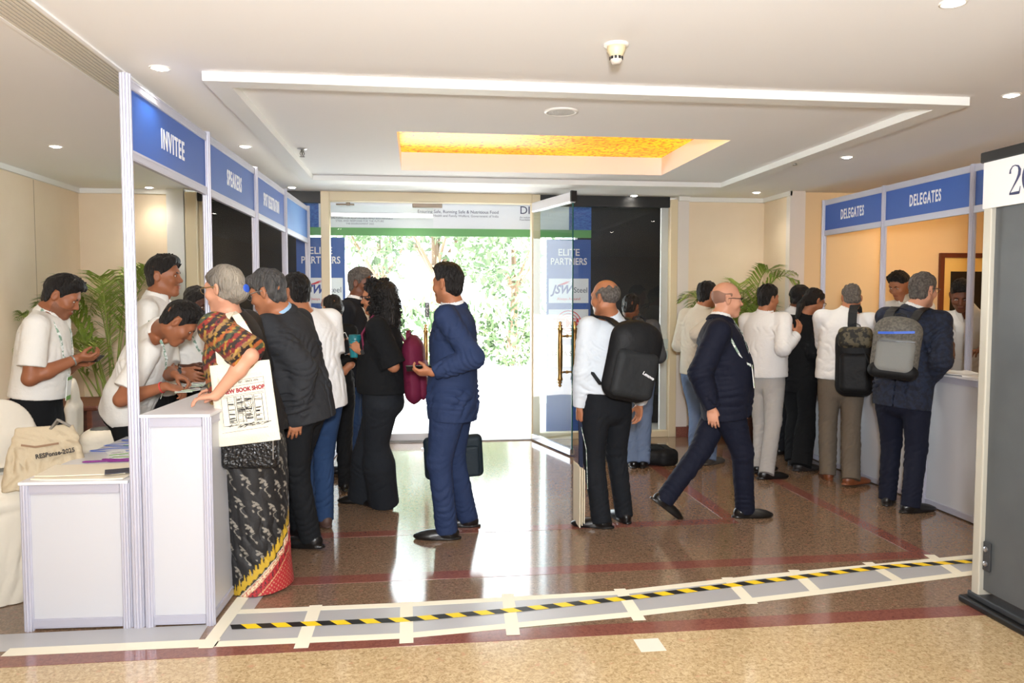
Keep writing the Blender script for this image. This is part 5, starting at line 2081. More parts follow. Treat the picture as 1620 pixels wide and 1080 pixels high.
# ---- curly-haired woman with cup and phone
AA = J('person with long curly black hair holding a teal cup', 1.63, 5.3, {'L': (606, 803), 'R': (576, 795)}, -82, (595, 470), (609, 500), (607, 622), (-80, -5, 0),
       {'L': {'w': (572, 556, -.10), 'dir': (-.72, .25, .60), 'palm': (.1, .95, -.2), 'pose': 'cup', 'pole': (1, -.3, -.9)}, 'R': {'w': (553, 556, .12), 'dir': (-.4, -.25, .9), 'palm': (-.1, -1, .1), 'pose': 'cup', 'pole': (1, .3, -1)}}, 'mid', 1.1, .03, sex='f',
       footdir={'L': -50, 'R': -82})
AA.top('top', K_black, .016, .02, 'elbow', .03, False, 101, 1.25)
AA.trousers(cloth('wide_trouser_cloth', (30, 33, 38)), wide=1.28, flare=1.52, waist=.2, seed=5)
AA.shoes(L_black, .03)
AA.hair('curly', 'black', 10)
AA.glasses(M_frameb)
watch(AA, 'L', M_black)
W, dr, n, th = AA.hfr['L']
c = W + dr * .07 + n * .045 * AA.k
t = thing('travel_cup', 'teal lidded travel cup in the hands of the curly-haired woman', 'cup', c - UP * .075)
MB().lathe([(.032, 0), (.034, .004), (.041, .115), (.040, .118)], 28).build('body', mat('teal_cup', rgb(24, 112, 120), .4), t, smooth=True)
MB().lathe([(.0435, .112), (.0445, .118), (.0445, .132), (.041, .136), (.040, .150), (.036, .152), (.035, .146)], 28).build('lid', mat('teal_lid', rgb(20, 98, 106), .35), t, smooth=True)
phone(AA, 'R', 'pale phone in a patterned case held up beside the teal cup', M_wshell, (.07, 0, .02))

# ---- man in the blue suit
AB = J('person in a blue suit with a phone before the bright doorway', 1.72, 4.78, {'L': (706, 852), 'R': (738, 832)}, -74, (709, 449), (723, 483), (717, 628), (-48, 0, 0),
       {'L': {'w': (684, 589, -.22), 'dir': (-1, .1, -.02), 'palm': (.1, .5, .85), 'pose': 'hold', 'pole': (1, -.5, -1.1)}, 'R': {'w': (716, 650, .14), 'dir': (.05, .0, -1), 'palm': (-.3, -1, 0), 'pose': 'grip', 'pole': (1, 0, -.2)}}, 'mid', 1.0, footdir={'L': -82, 'R': -80})
AB.top('jacket', K_navy, .024, -.24, 'long', .012, False, 111, .72, vent=True, lapel=True, amp=.013)
AB.collar(K_shirt, 'shirt_collar', .55)
AB.trousers(K_navy, seed=7)
AB.shoes(L_black)
AB.hair('short', 'black', 11)
phone(AB, 'L', 'dark phone in the forward hand of the man in the blue suit', off=(.08, 0, .03))

# ---- man with the black backpack
AC = J('person in a pale shirt wearing a black backpack near the open door', 1.64, 4.9, {'L': (950, 834), 'R': (986, 824)}, -22, (957, 471), (970, 503), (960, 634), (-38, -2, 0),
       {'L': {'w': (917, 648, -.02), 'dir': (.02, .05, -1), 'palm': (.8, .4, 0), 'pose': 'grip', 'pole': (-.3, -1, 0)}, 'R': {'w': (1012, 640, .10), 'dir': (0, .2, -1), 'pose': 'relaxed', 'pole': (.4, -1, 0)}}, 'mid', .98, footdir={'L': -68, 'R': -12})
AC.top('shirt', K_pale, .016, .1, 'long', .024, True, 121, 1.15)
AC.trousers(K_blackt, waist=.14, seed=2, belt=L_black)
AC.shoes(L_black)
AC.hair('thin', 'salt', 12)

# ---- person in jeans by the glazing
AD = J('person in grey jacket and pale jeans by the dark glazing', 1.60, 6.9, {'L': (1002, 738), 'R': (1018, 738)}, 20, (998, 486), (1001, 508), (1006, 584), (40, -18, 0),
       {'R': {'w': (1024, 560, .1), 'dir': (.3, .4, -.5)}, 'L': {'w': (992, 580, .15), 'dir': (0, .3, -1)}}, 'dark', 1.0)
AD.top('jacket', K_grey, .02, -.15, 'long', .02, True, 131)
AD.trousers(K_ljean)
AD.shoes(L_black)
AD.hair('crop', 'black', 13)

# ---- bald man in the navy suit, mid-stride
AE = J('person with bald head and spectacles striding past in a dark navy suit with a badge', 1.66, 4.95, {'L': (1053, 789, 5.0), 'R': (1178, 818)}, 116, (1150, 474), (1133, 505), (1146, 628), (97, -2, 0),
       {'R': {'w': (1126, 646, -.16), 'dir': (.1, -.05, -1), 'palm': (.4, .9, 0), 'pose': 'relaxed', 'pole': (-1, 0, -.2)}, 'L': {'w': (1172, 640, .20), 'dir': (.2, 0, -1), 'pose': 'relaxed', 'pole': (-1, 0, 0)}}, 'fair', 1.06, .05,
       footdir={'L': 90, 'R': 94}, lift={'L': 38})
AE.brow = 'salt'
AE.top('shirt', K_shirt, .012, -.1, 'none', .01, True, 141)
AE.top('jacket', K_navyD, .030, -.25, 'long', .016, False, 142, .85, opening=.42, lapel=True, amp=.013)
AE.trousers(K_navyD, seed=4)
AE.shoes(L_black)
AE.hair('bald', 'stubble', 14)
AE.glasses(M_frameb)
MB().ribbon([AE.surf(tt, 2, .022) - AE.base for tt in (.98, .9, .75, .6, .45, .35)], AE.u, [.03, .045, .055, .065, .07, .06], .006).build('tie', mat('black_tie', rgb(24, 26, 34), .5), AE.root)
AE.lanyard(M_lany, M_card, .34, .036, 24)

# ---- man in beige behind him
AF = J('person in a beige shirt and pale jeans partly hidden behind the striding bald man', 1.66, 6.9, {'L': (1100, 728), 'R': (1122, 734)}, 55, (1119, 466), (1108, 488), (1105, 584), (70, -4, 0),
       {'L': {'w': (1110, 548, .22), 'dir': (.9, .3, .1)}, 'R': {'w': (1112, 552, -.06), 'dir': (1, .2, .1), 'pole': (-1, -.3, -.8)}}, 'mid', .98)
AF.top('shirt', K_beige, .016, -.08, 'rolled', .02, True, 151)
AF.trousers(K_ljean)
AF.shoes(mat('grey_trainer', rgb(70, 66, 62), .6))
AF.hair('crop', 'black', 15)

# ================================================================ THE QUEUE AT THE DELEGATES BOOTH
AG = J('person in a white shirt and light grey trousers one hand raised by the palm', 1.62, 6.45, {'L': (1203, 748), 'R': (1213, 757)}, 58, (1215, 472), (1207, 495), (1210, 597), (72, -2, 0),
       {'R': {'w': (1260, 530, -.16), 'dir': (.3, -.1, 1), 'palm': (-.3, 1, 0), 'pose': 'relaxed', 'pole': (-.1, -.5, -1)}, 'L': {'w': (1215, 570, .3), 'dir': (.4, .6, -.2)}}, 'mid', 1.06, .03, footdir={'L': 70, 'R': 88})
AG.top('shirt', K_shirt, .016, .02, 'long', .02, True, 161, 1.1)
AG.trousers(K_lgrey, wide=1.08, waist=.06, seed=6)
AG.shoes(L_black)
AG.hair('side', 'black', 16)

AH = J('person in a white collar shirt seen between raised hand and ponytail', 1.60, 6.9, {'L': None, 'R': None}, 75, (1266, 471), (1252, 492), (1250, 582), (84, -6, 0),
       {'R': {'w': (1262, 570, -.1), 'dir': (.8, .2, -.4)}, 'L': {'w': (1262, 575, .1), 'dir': (.8, .2, -.4)}}, 'dark', .98)
AH.top('shirt', K_shirt, .016, .02, 'long', .02, True, 171)
AH.trousers(K_blackt, waist=.06)
AH.shoes(L_black)
AH.hair('crop', 'black', 17)

AI = J('person with a dark ponytail and spectacles all in black stooping at the DELEGATES counter', 1.60, 6.66, {'L': (1256, 735), 'R': (1268, 744)}, 62, (1288, 476), (1271, 499), (1262, 592), (80, -24, 0),
       {'R': {'w': (1296, 560, .02), 'dir': (.9, .3, -.2), 'pole': (-.5, -.5, -1)}, 'L': {'w': (1290, 560, .3), 'dir': (.9, .3, -.2)}}, 'mid', .98, sex='f', footdir={'R': 86})
AI.top('tunic', K_black, .016, -.3, 'long', .014, False, 181, 1.1)
AI.trousers(K_black, wide=1.12, flare=1.35)
AI.shoes(mat('sandal_black', rgb(30, 26, 26), .5))
AI.hair('pony', 'black', 18)
AI.glasses(mat('thin_spectacles', rgb(120, 110, 100), .3, .7))

AJ = J('person in a white shirt and taupe trousers with a black rucksack on one shoulder', 1.61, 6.0, {'L': (1309, 757), 'R': (1346, 768)}, 20, (1347, 472, .04), (1341, 493), (1331, 604), (22, -22, 0),
       {'L': {'w': (1312, 572, .36), 'dir': (.5, .8, 0), 'pole': (-.9, -.3, -1)}, 'R': {'w': (1378, 575, .36), 'dir': (.2, .9, 0), 'pole': (.9, -.3, -1)}}, 'mid', 1.1, .02, footdir={'L': 15, 'R': 78})
AJ.top('shirt', K_shirt, .017, .03, 'long', .026, True, 191, 1.15)
AJ.trousers(K_taupe, wide=1.12, flare=1.12, waist=.1, seed=8, belt=L_black)
AJ.shoes(L_brown)
AJ.hair('crop', 'salt', 19)

AK = J('person in a dark checked suit wearing a grey backpack with one hand in a pocket', 1.68, 5.08, {'L': (1404, 797), 'R': (1441, 810)}, 55, (1460, 459), (1444, 489), (1428, 622), (72, -2, 0),
       {'R': {'w': (1466, 604, -.06), 'dir': (.0, .1, -1), 'palm': (-.4, .9, 0), 'pose': 'fist', 'pole': (-.3, -1, -.2)}, 'L': {'w': (1440, 600, .3), 'dir': (.6, .5, -.5)}}, 'fair', 1.02, footdir={'L': 40, 'R': 84})
AK.brow = 'grey'
AK.top('jacket', K_check, .024, -.16, 'long', .014, False, 201, .85, vent=True, lapel=True, amp=.013)
AK.collar(K_shirt, 'shirt_collar', .55)
AK.trousers(K_navyD, seed=9)
AK.shoes(L_black)
AK.hair('crop', 'salt', 20)
AK.glasses(M_frameb)

# ---- staff behind the DELEGATES booth
AL = J('person with black hair behind the DELEGATES booth looking down over the counter', 1.72, 6.5, {'L': None, 'R': None}, -115, (1423, 451), (1436, 474), (1440, 590), (-112, -24, 0),
       {'R': {'w': (1412, 570, -.1), 'dir': (-.9, -.3, -.2)}, 'L': {'w': (1420, 575, -.3), 'dir': (-.9, -.3, -.2)}}, 'mid', 1.0)
AL.top('polo_shirt', K_polo, .014, -.08, 'short', .016, True, 211)
AL.trousers(K_black)
AL.shoes(L_black)
AL.hair('short', 'black', 21)

AM = J('person in a white polo leaning over the DELEGATES counter by the framed picture', 1.72, 5.75, {'L': None, 'R': None}, -128, (1521, 467, -.08), (1533, 492), (1545, 600, .25), (-140, -28, 0),
       {'R': {'w': (1508, 572, -.34), 'dir': (-.9, -.4, .05), 'palm': (0, 0, -1), 'pose': 'relaxed', 'pole': (.3, .5, -1)}, 'L': {'w': (1546, 566, -.55), 'dir': (-.8, -.5, 0), 'palm': (0, 0, -1), 'pose': 'relaxed'}}, 'dark', 1.04)
AM.top('polo_shirt', K_polo, .014, -.08, 'short', .016, True, 221)
AM.trousers(K_black)
AM.shoes(L_black)
AM.hair('short', 'black', 22)
# ================================================================ THE WOMAN IN THE SARI
def ikat(V, P):
    """woven stripes of the drape, by place on the body"""
    d = V - P.P
    t, x, y = d @ P.w / P.L, d @ P.u, d @ P.v
    z = d @ P.w
    s = z * 1.0 + y * .55 - x * .35
    n = np.sin(x * 190 + np.sin(z * 160) * 1.5) * .5 + np.sin(y * 170 + z * 60) * .5
    band_ = np.floor((s + .004 * n) / .022).astype(int) % 7
    pal = np.array([rgb(140, 46, 38), rgb(64, 76, 56), rgb(164, 88, 46), rgb(30, 25, 25), rgb(150, 116, 70), rgb(118, 36, 40), rgb(44, 38, 34)])
    c = pal[band_]
    c = np.where((n > .55)[:, None], np.array(rgb(166, 132, 58)), c)
    c = np.where((n < -.72)[:, None], np.array(rgb(40, 32, 34)), c)
    bk = (x > -.05) & (y < .05) & (t > -.3)
    c = np.where(bk[:, None], np.array(rgb(19, 19, 21)), c)
    return c


A5 = J('person in a patterned silk sari with grey hair in a bun', 1.63, 4.03, {'L': (412, 930), 'R': (420, 922)}, -76, (354, 457, -.02), (368, 492), (399, 668), (-66, -6, 0),
       {'L': {'w': (341, 626, -.31), 'dir': (-1, .12, -.10), 'palm': (0, .1, -1), 'pose': 'relaxed', 'pole': (.75, -.75, -.9)}, 'R': {'w': (352, 616, .06), 'dir': (-.9, .2, 0), 'palm': (0, 0, -1), 'pose': 'relaxed', 'pole': (.5, .8, -.6)}}, 'fair', 1.08, .03, sex='f')
A5.brow = 'grey'
M_sari = mat_attr('sari_silk', .62, (90, .12))
A5.top('drape', M_sari, .018, -.1, 'elbow', .02, False, 51, 1.35, col=lambda V: ikat(V, A5), label='multicoloured woven drape, black over the far shoulder')
A5.hair('bun', 'silver', 5)
A5.glasses(mat('gold_spectacles', rgb(170, 140, 90), .3, .8))
b = MB()
b.lathe([(.012, -.006), (.020, -.004), (.022, 0), (.020, .004), (.012, .006)], 18, M=frame(Vector(A5.hl(0, -.138, -.012) - A5.base), A5.hr, A5.hu))
b.build('hair_band', mat('blue_hair_band', rgb(40, 84, 190), .6), A5.root, label='blue hair band')


def skirt():
    P = A5
    m = (P.A['L'] + P.A['R']) / 2
    a = P.P + P.w * .16 * P.L
    bot = V3(m[0] - .005, m[1], .012)
    v = Vol(np.minimum(a, bot) - (.34, .34, .02), np.maximum(a, bot) + (.34, .34, .1), .0046)
    u = P.r
    st = [(0, .150, .125), (.12, .178, .150), (.25, .188, .165), (.5, .172, .155), (.75, .160, .150), (.92, .165, .155), (1.0, .172, .16)]
    v.put(loft(a, bot, u, st, (1, 1)), 0)
    ax = bot - a
    L = np.linalg.norm(ax)
    w = ax / L
    uu = perp(u, w)
    vv = np.cross(w, uu)
    rn = np.random.RandomState(3)
    for i in range(16):
        th = rn.uniform(0, 2 * math.pi)
        d = -math.sin(th) * uu + math.cos(th) * vv
        c = a + ax * rn.uniform(.3, .95) + (math.cos(th) * uu + math.sin(th) * vv) * .16
        v.fold(c, .2, d + w * rn.uniform(-.5, .5), rn.uniform(.05, .09), .006, rn.rand() * 6, .4, w)
    for k in range(6):       # front pleats fall at the left of the drape
        th = math.radians(-150 + k * 9)
        c = a + ax * .62 + (math.cos(th) * uu + math.sin(th) * vv) * .165
        v.fold(c, .3, -math.sin(th) * uu + math.cos(th) * vv, .035, .005, k)
    V, Q = v.mesh()
    d = V - a
    t = d @ w
    x, y = d @ uu, d @ vv
    # angle measured from the side that faces the hall, arc length and height
    side = unit(V3(.25, -1, 0))
    s0 = math.atan2(side @ vv, side @ uu)
    th = (np.arctan2(y, x) - s0 + math.pi) % (2 * math.pi) - math.pi
    sgn = 1.0 if (np.cross(side, UP) @ uu) * 0 + 1 > 0 else -1
    rightward = V3(1, .1, 0)
    e = 1e-2
    if (-math.sin(s0) * uu + math.cos(s0) * vv) @ rightward < 0:
        th = -th
    sx, z = th * .165, L - t
    black = np.array(rgb(26, 25, 26))
    c = np.tile(black, (len(V), 1))
    # grey creeper motif, staggered
    tx, tz = .078, .125
    row = np.floor((z + sx * .35) / tz)
    lx = ((sx + row * tx * .5) / tx) % 1.0 * tx - tx / 2
    lz = ((z + sx * .35) / tz) % 1.0 * tz - tz / 2

    def blob(cx, cz, rx, rz, a_):
        ca, sa = math.cos(a_), math.sin(a_)
        p, q = (lx - cx) * ca + (lz - cz) * sa, -(lx - cx) * sa + (lz - cz) * ca
        return (p / rx) ** 2 + (q / rz) ** 2 < 1
    mot = blob(-.012, .022, .013, .006, .6) | blob(-.002, .030, .012, .006, -.5) | blob(-.016, .036, .010, .005, -.2) | blob(.006, .012, .010, .008, .3)
    tail = (np.abs(lx - (.012 + .012 * np.sin(lz * 95))) < .0028) & (lz < .008) & (lz > -.045)
    dot = blob(.022, -.044, .007, .007, 0) | blob(-.020, -.010, .005, .006, 0)
    c[mot | tail | dot] = rgb(132, 126, 116)
    # border: red band with yellow flames, rising to the right
    zb = .025 + .27 * np.clip((sx + .10) / .30, -.4, 1.4)
    fl = .040 + .030 * np.abs(((sx / .030) % 1.0) * 2 - 1) + .012 * np.sin(sx * 420)
    c[(z < zb + fl) & (z >= zb)] = rgb(186, 152, 40)
    fl2 = .012 * np.abs(((sx / .030 + .5) % 1.0) * 2 - 1)
    c[(z < zb + fl2) & (z >= zb - .01)] = rgb(40, 34, 30)
    red = z < zb - .006
    c[red] = rgb(168, 38, 44)
    q = zb - z
    c[red & (q < .014)] = rgb(208, 196, 170)
    dots = red & (q > .016) & (q < .034) & (((sx / .020) % 1.0 - .5) ** 2 * 4 + ((q - .025) / .009) ** 2 < .9)
    c[dots] = rgb(214, 196, 160)
    c[red & (q > .036) & (q < .041)] = rgb(208, 190, 150)
    pat = red & (q > .045) & (q < .085) & (np.sin(sx * 300 + np.sin(q * 380) * 2) * np.sin(q * 330) > .25)
    c[pat] = rgb(70, 30, 34)
    c[red & (q > .088) & (q < .093)] = rgb(206, 180, 130)
    c[red & (q > .10) & (np.sin(sx * 260) * np.sin(z * 260) > .6)] = rgb(190, 140, 110)
    o = to_object('sari_skirt', V, Q, M_sari, A5.root, A5.base, col=c)
    o['label'] = 'black sari skirt with grey motifs and a red and yellow border'


skirt()
A5.shoes(L_black)


# ================================================================ BAGS
def quad_frame(TL, TR, BR, BL, Y):
    q = [on_y(*p, Y) for p in (TL, TR, BR, BL)]
    c = sum(q) / 4
    r = unit((q[1] - q[0]) + (q[2] - q[3]))
    u = perp((q[0] - q[3]) + (q[1] - q[2]), r)
    return q, c, r, u


def tote():
    Y = 3.785
    q, c, r, u = quad_frame((338, 584), (430, 567), (436, 697), (343, 701), Y)
    n = np.cross(r, u)                     # towards the hall
    wd, ht = .275, .385
    M_canvas = mat('cream_canvas', rgb(224, 216, 196), .9, bump=(160, .25))
    M_ink = mat('print_ink', rgb(46, 46, 48), .8)
    M_redink = mat('red_print', rgb(150, 40, 52), .8)
    t = thing('tote_bag', 'cream canvas tote bag printed with a book shop front, hanging from the sari wearer', 'tote bag', c - u * ht / 2)
    base = c - u * ht / 2
    nx, nz = 40, 50
    b = MB()

    def P(i, j, side):
        x, z = (i / nx - .5) * wd, (j / nz) * ht
        e = min(i, nx - i) / nx * 2
        f = min(1, e * 3) ** .5
        puff = .026 * f * (1 - .5 * j / nz) * min(1, (j / nz) * 6 + .35)
        x *= 1 + .05 * (1 - j / nz)
        wr = .0025 * math.sin(x * 38 + z * 21) * math.sin(z * 17 + 1) + .002 * math.sin(z * 60 - x * 40) * (j < 9)
        y = side * puff + wr
        if side > 0 and 10 < j < 43 and 5 < i < 36:
            y = side * .0255 + wr * .15
        return r * x + u * z + n * y
    for side in (1, -1):
        vs_ = [P(i, j, side) for j in range(nz + 1) for i in range(nx + 1)]
        fs = []
        for j in range(nz):
            for i in range(nx):
                a = j * (nx + 1) + i
                f = (a, a + 1, a + nx + 2, a + nx + 1)
                fs.append(f if side > 0 else f[::-1])
        b.add(vs_, fs)
    rim = [P(i, nz, 1) for i in range(nx + 1)]
    o = b.build('bag_body', M_canvas, t, smooth=True)
    f0 = .0275

    def pt(x, z, y=f0):
        return r * x + u * z + n * y

    def line(x0, z0, x1, z1, w=.0016, m=None):
        d = unit(V3(x1 - x0, z1 - z0, 0))
        s = V3(-d[1], d[0], 0) * w / 2
        return [pt(x0 + s[0], z0 + s[1]), pt(x1 + s[0], z1 + s[1]), pt(x1 - s[0], z1 - s[1]), pt(x0 - s[0], z0 - s[1])]
    b = MB()
    rn = np.random.RandomState(4)
    L = []
    for a in ((-.095, .30, .105, .312), (-.10, .095, .105, .10), (-.10, .095, -.095, .30), (.105, .10, .105, .312), (-.095, .275, .105, .287), (-.095, .235, .10, .243), (-.09, .228, .10, .236), (-.11, .065, .10, .072)):
        L.append(a + (.0013,))
    for x in (-.07, -.038, -.03, -.008, .006, .045, .052, .088):
        L.append((x, .105, x, .232, .0022))
    for k in range(70):
        x0 = rn.choice([-.068, -.028, .008, .054])
        x1 = x0 + rn.uniform(.015, .034)
        z = rn.uniform(.108, .225)
        L.append((x0, z, x1, z + rn.normal() * .002, rn.choice([.0012, .002, .004, .006], p=[.4, .3, .2, .1])))
    for k in range(26):
        x = rn.uniform(-.09, .09)
        L.append((x, .092 + rn.uniform(-.012, .008), x + rn.uniform(.01, .04), .094 + rn.uniform(-.01, .01), rn.uniform(.001, .003)))
    for k in range(16):
        x, z = rn.uniform(.0, .04), rn.uniform(.11, .2)
        L.append((x, z, x + rn.normal() * .012, z + rn.uniform(.01, .03), .0018))
    for a in L:
        b.add(line(*a), [(3, 2, 1, 0)])
    b.build('shop_drawing', M_ink, o)
    lettering('lettering', 'NEW BOOK SHOP', tuple(pt(.010, .259)), tuple(r + u * .05), tuple(u), .027, M_redink, o, bold=.0012, sx=.86)
    lettering('lettering', 'EST. - SINCE 1976', tuple(pt(.035, .297)), tuple(r + u * .05), tuple(u), .012, M_ink, o)
    # straps over the shoulder
    sh = A5.S['L']
    for dx, sidey in ((-.06, .02), (.075, .02)):
        p0 = base + pt(dx, ht - .02, .006)
        if dx > 0:
            ctrl = [p0, on_y(406, 552, 3.835), on_y(392, 528, 3.835), on_y(381, 510, 3.85), on_y(373, 498, 3.90), on_y(367, 493, 3.98), on_y(362, 497, 4.06)]
        else:
            ctrl = [p0, on_y(349, 572, 3.80), on_y(346, 545, 3.79), on_y(350, 520, 3.79), on_y(358, 503, 3.84), on_y(364, 495, 3.93)]
        MB().ribbon([p - base for p in ctrl], r, .036, .004).build('strap', M_canvas, t, smooth=False)


tote()
q, c, r, u = quad_frame((353, 690), (437, 688), (440, 733), (352, 736), 3.825)
t = thing('handbag', 'black crocodile-embossed handbag below the cream tote bag', 'handbag', c - u * .07)
sculpt('bag_body', [(rbox(V3(0, 0, .09), (.133, .035, .105), np.array([r, np.cross(r, u), u]), .025), 0)], .006, mat('croc_leather', rgb(24, 23, 23), .3, bump=(55, 1.0, 1)), t)
b = MB()
b.tube([r * -.08 + u * .19, r * -.07 + u * .28, r * .0 + u * .33, r * .07 + u * .28, r * .08 + u * .19], .008, 8)
b.build('handle', L_black, t, smooth=True)
b = MB()
b.tube([r * .115 + u * .15 + V3(0, -.037, 0), r * .113 + u * .03 + V3(0, -.037, 0)], .003, 6)
b.build('zip', M_steel, t)


def backpack(P, name, label, c, right, up, out, w, h, d, m, m2=None, pocket=True, base_m=None, straps='LR', strap_m=None, sw=.06, handle=True):
    """worn bag: c centre of its inner face, out = away from the back"""
    R = np.array([right, out, up])
    base = c - up * h / 2
    t = thing(name, label, 'backpack', base)
    L = lambda x, y, z: right * x + out * y + up * z
    pr = [(rbox(L(0, d * .40, h * .5), (w / 2, d * .42, h * .5), R, min(w, h) * .30), 0), (ell(L(0, d * .45, h * .72), (w * .44, d * .46, h * .30), R), .03)]
    body = sculpt('bag_body', pr, .007, m, t)
    if pocket:
        sculpt('front_pocket', [(rbox(L(0, d * .82, h * .36), (w * .40, d * .20, h * .30), R, .05), 0)], .007, m2 or m, t)
    if base_m:
        sculpt('bag_base', [(rbox(L(0, d * .45, h * .10), (w * .515, d * .50, h * .125), R, .05), 0)], .007, base_m, t)
    b = MB()
    n = 15
    b.tube([L(w * .40 * math.cos(a), d * .62, h * .60 + h * .34 * math.sin(a)) for a in np.linspace(.2, math.pi - .2, n)], .0035, 6)
    b.build('zip', mat('zip_black', rgb(12, 12, 12), .4), t)
    if handle:
        b = MB()
        b.ribbon([L(-.045, d * .25, h * .97), L(-.035, d * .25, h * 1.05), L(0, d * .25, h * 1.08), L(.035, d * .25, h * 1.05), L(.045, d * .25, h * .97)], out, .026, .008)
        b.build('top_handle', strap_m or m, t)
    for s_ in straps:
        g = -1 if s_ == 'L' else 1
        sh = P.S[s_] * .62 + P.NB * .38
        top = sh + P.w * .058 * P.k
        pts = [base + L(g * w * .28, .0, h * .90), sh * .6 + (base + L(g * w * .28, 0, h * .92)) * .4 + UP * .04 - P.v * .035, top - P.v * .03, top + P.v * .035, P.S[s_] * .8 + P.NB * .2 + P.v * .10 - UP * .06, P.S[s_] * .9 + P.P * .1 + P.v * .085 - UP * .15 - P.u * g * .02,
               P.S[s_] - P.u * g * .0 - UP * .24 + P.v * .02, base + L(g * w * .42, .01, h * .16)]
        ws = [sw] * 5 + [sw * .6, sw * .35, sw * .35]
        MB().ribbon([p - base for p in pts], P.u, ws, .012).build('shoulder_strap', strap_m or m, t, smooth=False)
    return t, L, base


def spine_at(P, t_, g=.03):
    return P.surf(t_, 180, g)


M_bpk = cloth('black_nylon', (20, 21, 23), .6)
M_bpk2 = cloth('charcoal_nylon', (34, 36, 38), .65)
# black backpack of the man by the door
up = unit(on_y(1010, 505, 4.7) - on_y(982, 640, 4.7))
out_ = -AC.v * .9 + V3(.25, -.2, 0)
right = perp(rgt(-8), up)
out_ = np.cross(up, right) * 0 + np.cross(right, up) * -1
t, L, bb = backpack(AC, 'backpack', 'black backpack with small white lettering on the man by the door leaf', on_y(993, 571, 4.70), right, up, -np.cross(up, right) if np.cross(up, right)[1] > 0 else np.cross(up, right), .36, .50, .17, M_bpk, M_bpk2)
o_ = -np.cross(up, right) if np.cross(up, right)[1] > 0 else np.cross(up, right)
lettering('lettering', 'Lenovo', tuple(L(.075, .172, .19)), tuple(right - up * .35), tuple(up + right * .35), .028, M_lett_w, t, bold=.0006, depth=.004)
# black rucksack on one shoulder
up = V3(0, .02, 1)
right = perp(rgt(30), up)
o_ = np.cross(right, up) * -1
o_ = o_ if o_[1] < 0 else -o_
t, L, bb = backpack(AJ, 'rucksack', 'black rucksack with a camouflage top hanging on the white-shirted man at the counter', on_y(1352, 573, 5.80), right, unit(up), o_, .29, .54, .16, M_bpk, M_bpk, straps='', handle=True)
M_camo = mat('camouflage', rgb(30, 29, 24), .7, vary=(26, .04, rgb(92, 84, 64)))
sculpt('top_pocket', [(rbox(L(0, .11, .47), (.125, .06, .085), np.array([right, o_, unit(up)]), .05), 0)], .007, M_camo, t)
shp = AJ.S['R'] * .72 + AJ.NB * .28
pts = [bb + L(-.02, .02, .50), on_y(1348, 512, 5.80), on_y(1349, 495, 5.84), on_y(1351, 485, 5.90), on_y(1354, 482, 5.98), on_y(1357, 488, 6.07), on_y(1358, 505, 6.14)]
MB().ribbon([p - bb for p in pts], AJ.u, .065, .012).build('shoulder_strap', M_bpk2, t)
MB().ribbon([L(.05, .15, .40), L(.12, .16, .22), L(.13, .12, .05)], o_, .02, .005).build('side_strap', M_bpk, t)
# grey backpack on the checked suit
up = unit(on_y(1422, 498, 4.85) - on_y(1408, 600, 4.85))
right = perp(rgt(35), up)
o_ = np.cross(right, up)
o_ = o_ if o_[1] < 0 else -o_
M_gbp = cloth('grey_nylon', (128, 130, 128), .7)
t, L, bb = backpack(AK, 'backpack', 'grey backpack with a blue zip flash on the man in the checked suit', on_y(1418, 550, 4.90), right, up, o_, .30, .40, .17, mat('heather_nylon', rgb(84, 82, 76), .75, bump=(80, .3), vary=(60, .1, rgb(110, 106, 98))), M_gbp, base_m=M_bpk, strap_m=M_bpk, straps='L')
MB().ribbon([L(-.115, .175, .285), L(-.02, .19, .295), L(.1, .178, .312)], up, .016, .006).build('zip_flash', mat('blue_flash', rgb(40, 92, 200), .5), t, label='blue zip flash')
MB().ribbon([L(-.11, .187, .235), L(0, .192, .24), L(.11, .187, .247)], up, .008, .004).build('pocket_zip', M_black, t)
shp = AK.S['R'] * .45 + AK.NB * .55
pts = [bb + L(.07, .0, .37), shp * .5 + (bb + L(.07, .0, .38)) * .5 + UP * .05, shp + AK.w * .055 - AK.v * .03, shp + AK.w * .05 + AK.v * .05, shp + AK.v * .14 - UP * .12]
MB().ribbon([p - bb for p in pts], AK.u, .055, .012).build('shoulder_strap', M_bpk, t)
# maroon backpack of the curly-haired woman
up = unit(on_y(652, 532, 5.3) - on_y(658, 640, 5.3))
o_ = perp(-fwd(-82), up)
right = np.cross(up, o_) * -1
M_mar = cloth('maroon_nylon', (98, 24, 52), .7)
t, L, bb = backpack(AA, 'backpack', 'maroon backpack on the curly-haired woman in black', on_y(641, 586, 5.28), right, up, o_, .30, .46, .15, M_mar, M_mar, straps='L', sw=.05)
MB().ribbon([L(.02, .165, .06), L(.02, .17, .02), L(.02, .172, -.02)], right, .014, .004).build('zip_pull', mat('orange_tab', rgb(220, 120, 50), .5), t)
# laptop bag of the man in blue
q, c, r, u = quad_frame((671, 694), (762, 686), (765, 751), (671, 757), 4.99)
t = thing('laptop_bag', 'dark laptop briefcase hanging behind the legs of the man in blue', 'briefcase', c - u * .14)
nn = np.cross(r, u)
M_case = cloth('dark_teal_nylon', (22, 34, 42), .6)
sculpt('bag_body', [(rbox(u * .14, (.19, .04, .138), np.array([r, nn, u]), .035), 0)], .006, M_case, t)
sculpt('front_pocket', [(rbox(u * .11 + nn * .036, (.165, .018, .10), np.array([r, nn, u]), .017), 0)], .006, M_case, t)
hw = AB.W['R'] + AB.hfr['R'][1] * .085 - (c - u * .14)
b = MB().tube([r * -.075 + u * .27, r * -.06 + u * .30, hw * .75 + r * -.03 + u * .05, hw, hw * .75 + r * .03 + u * .05, r * .06 + u * .30, r * .075 + u * .27], .009, 8)
b.build('handle', M_case, t, smooth=True)
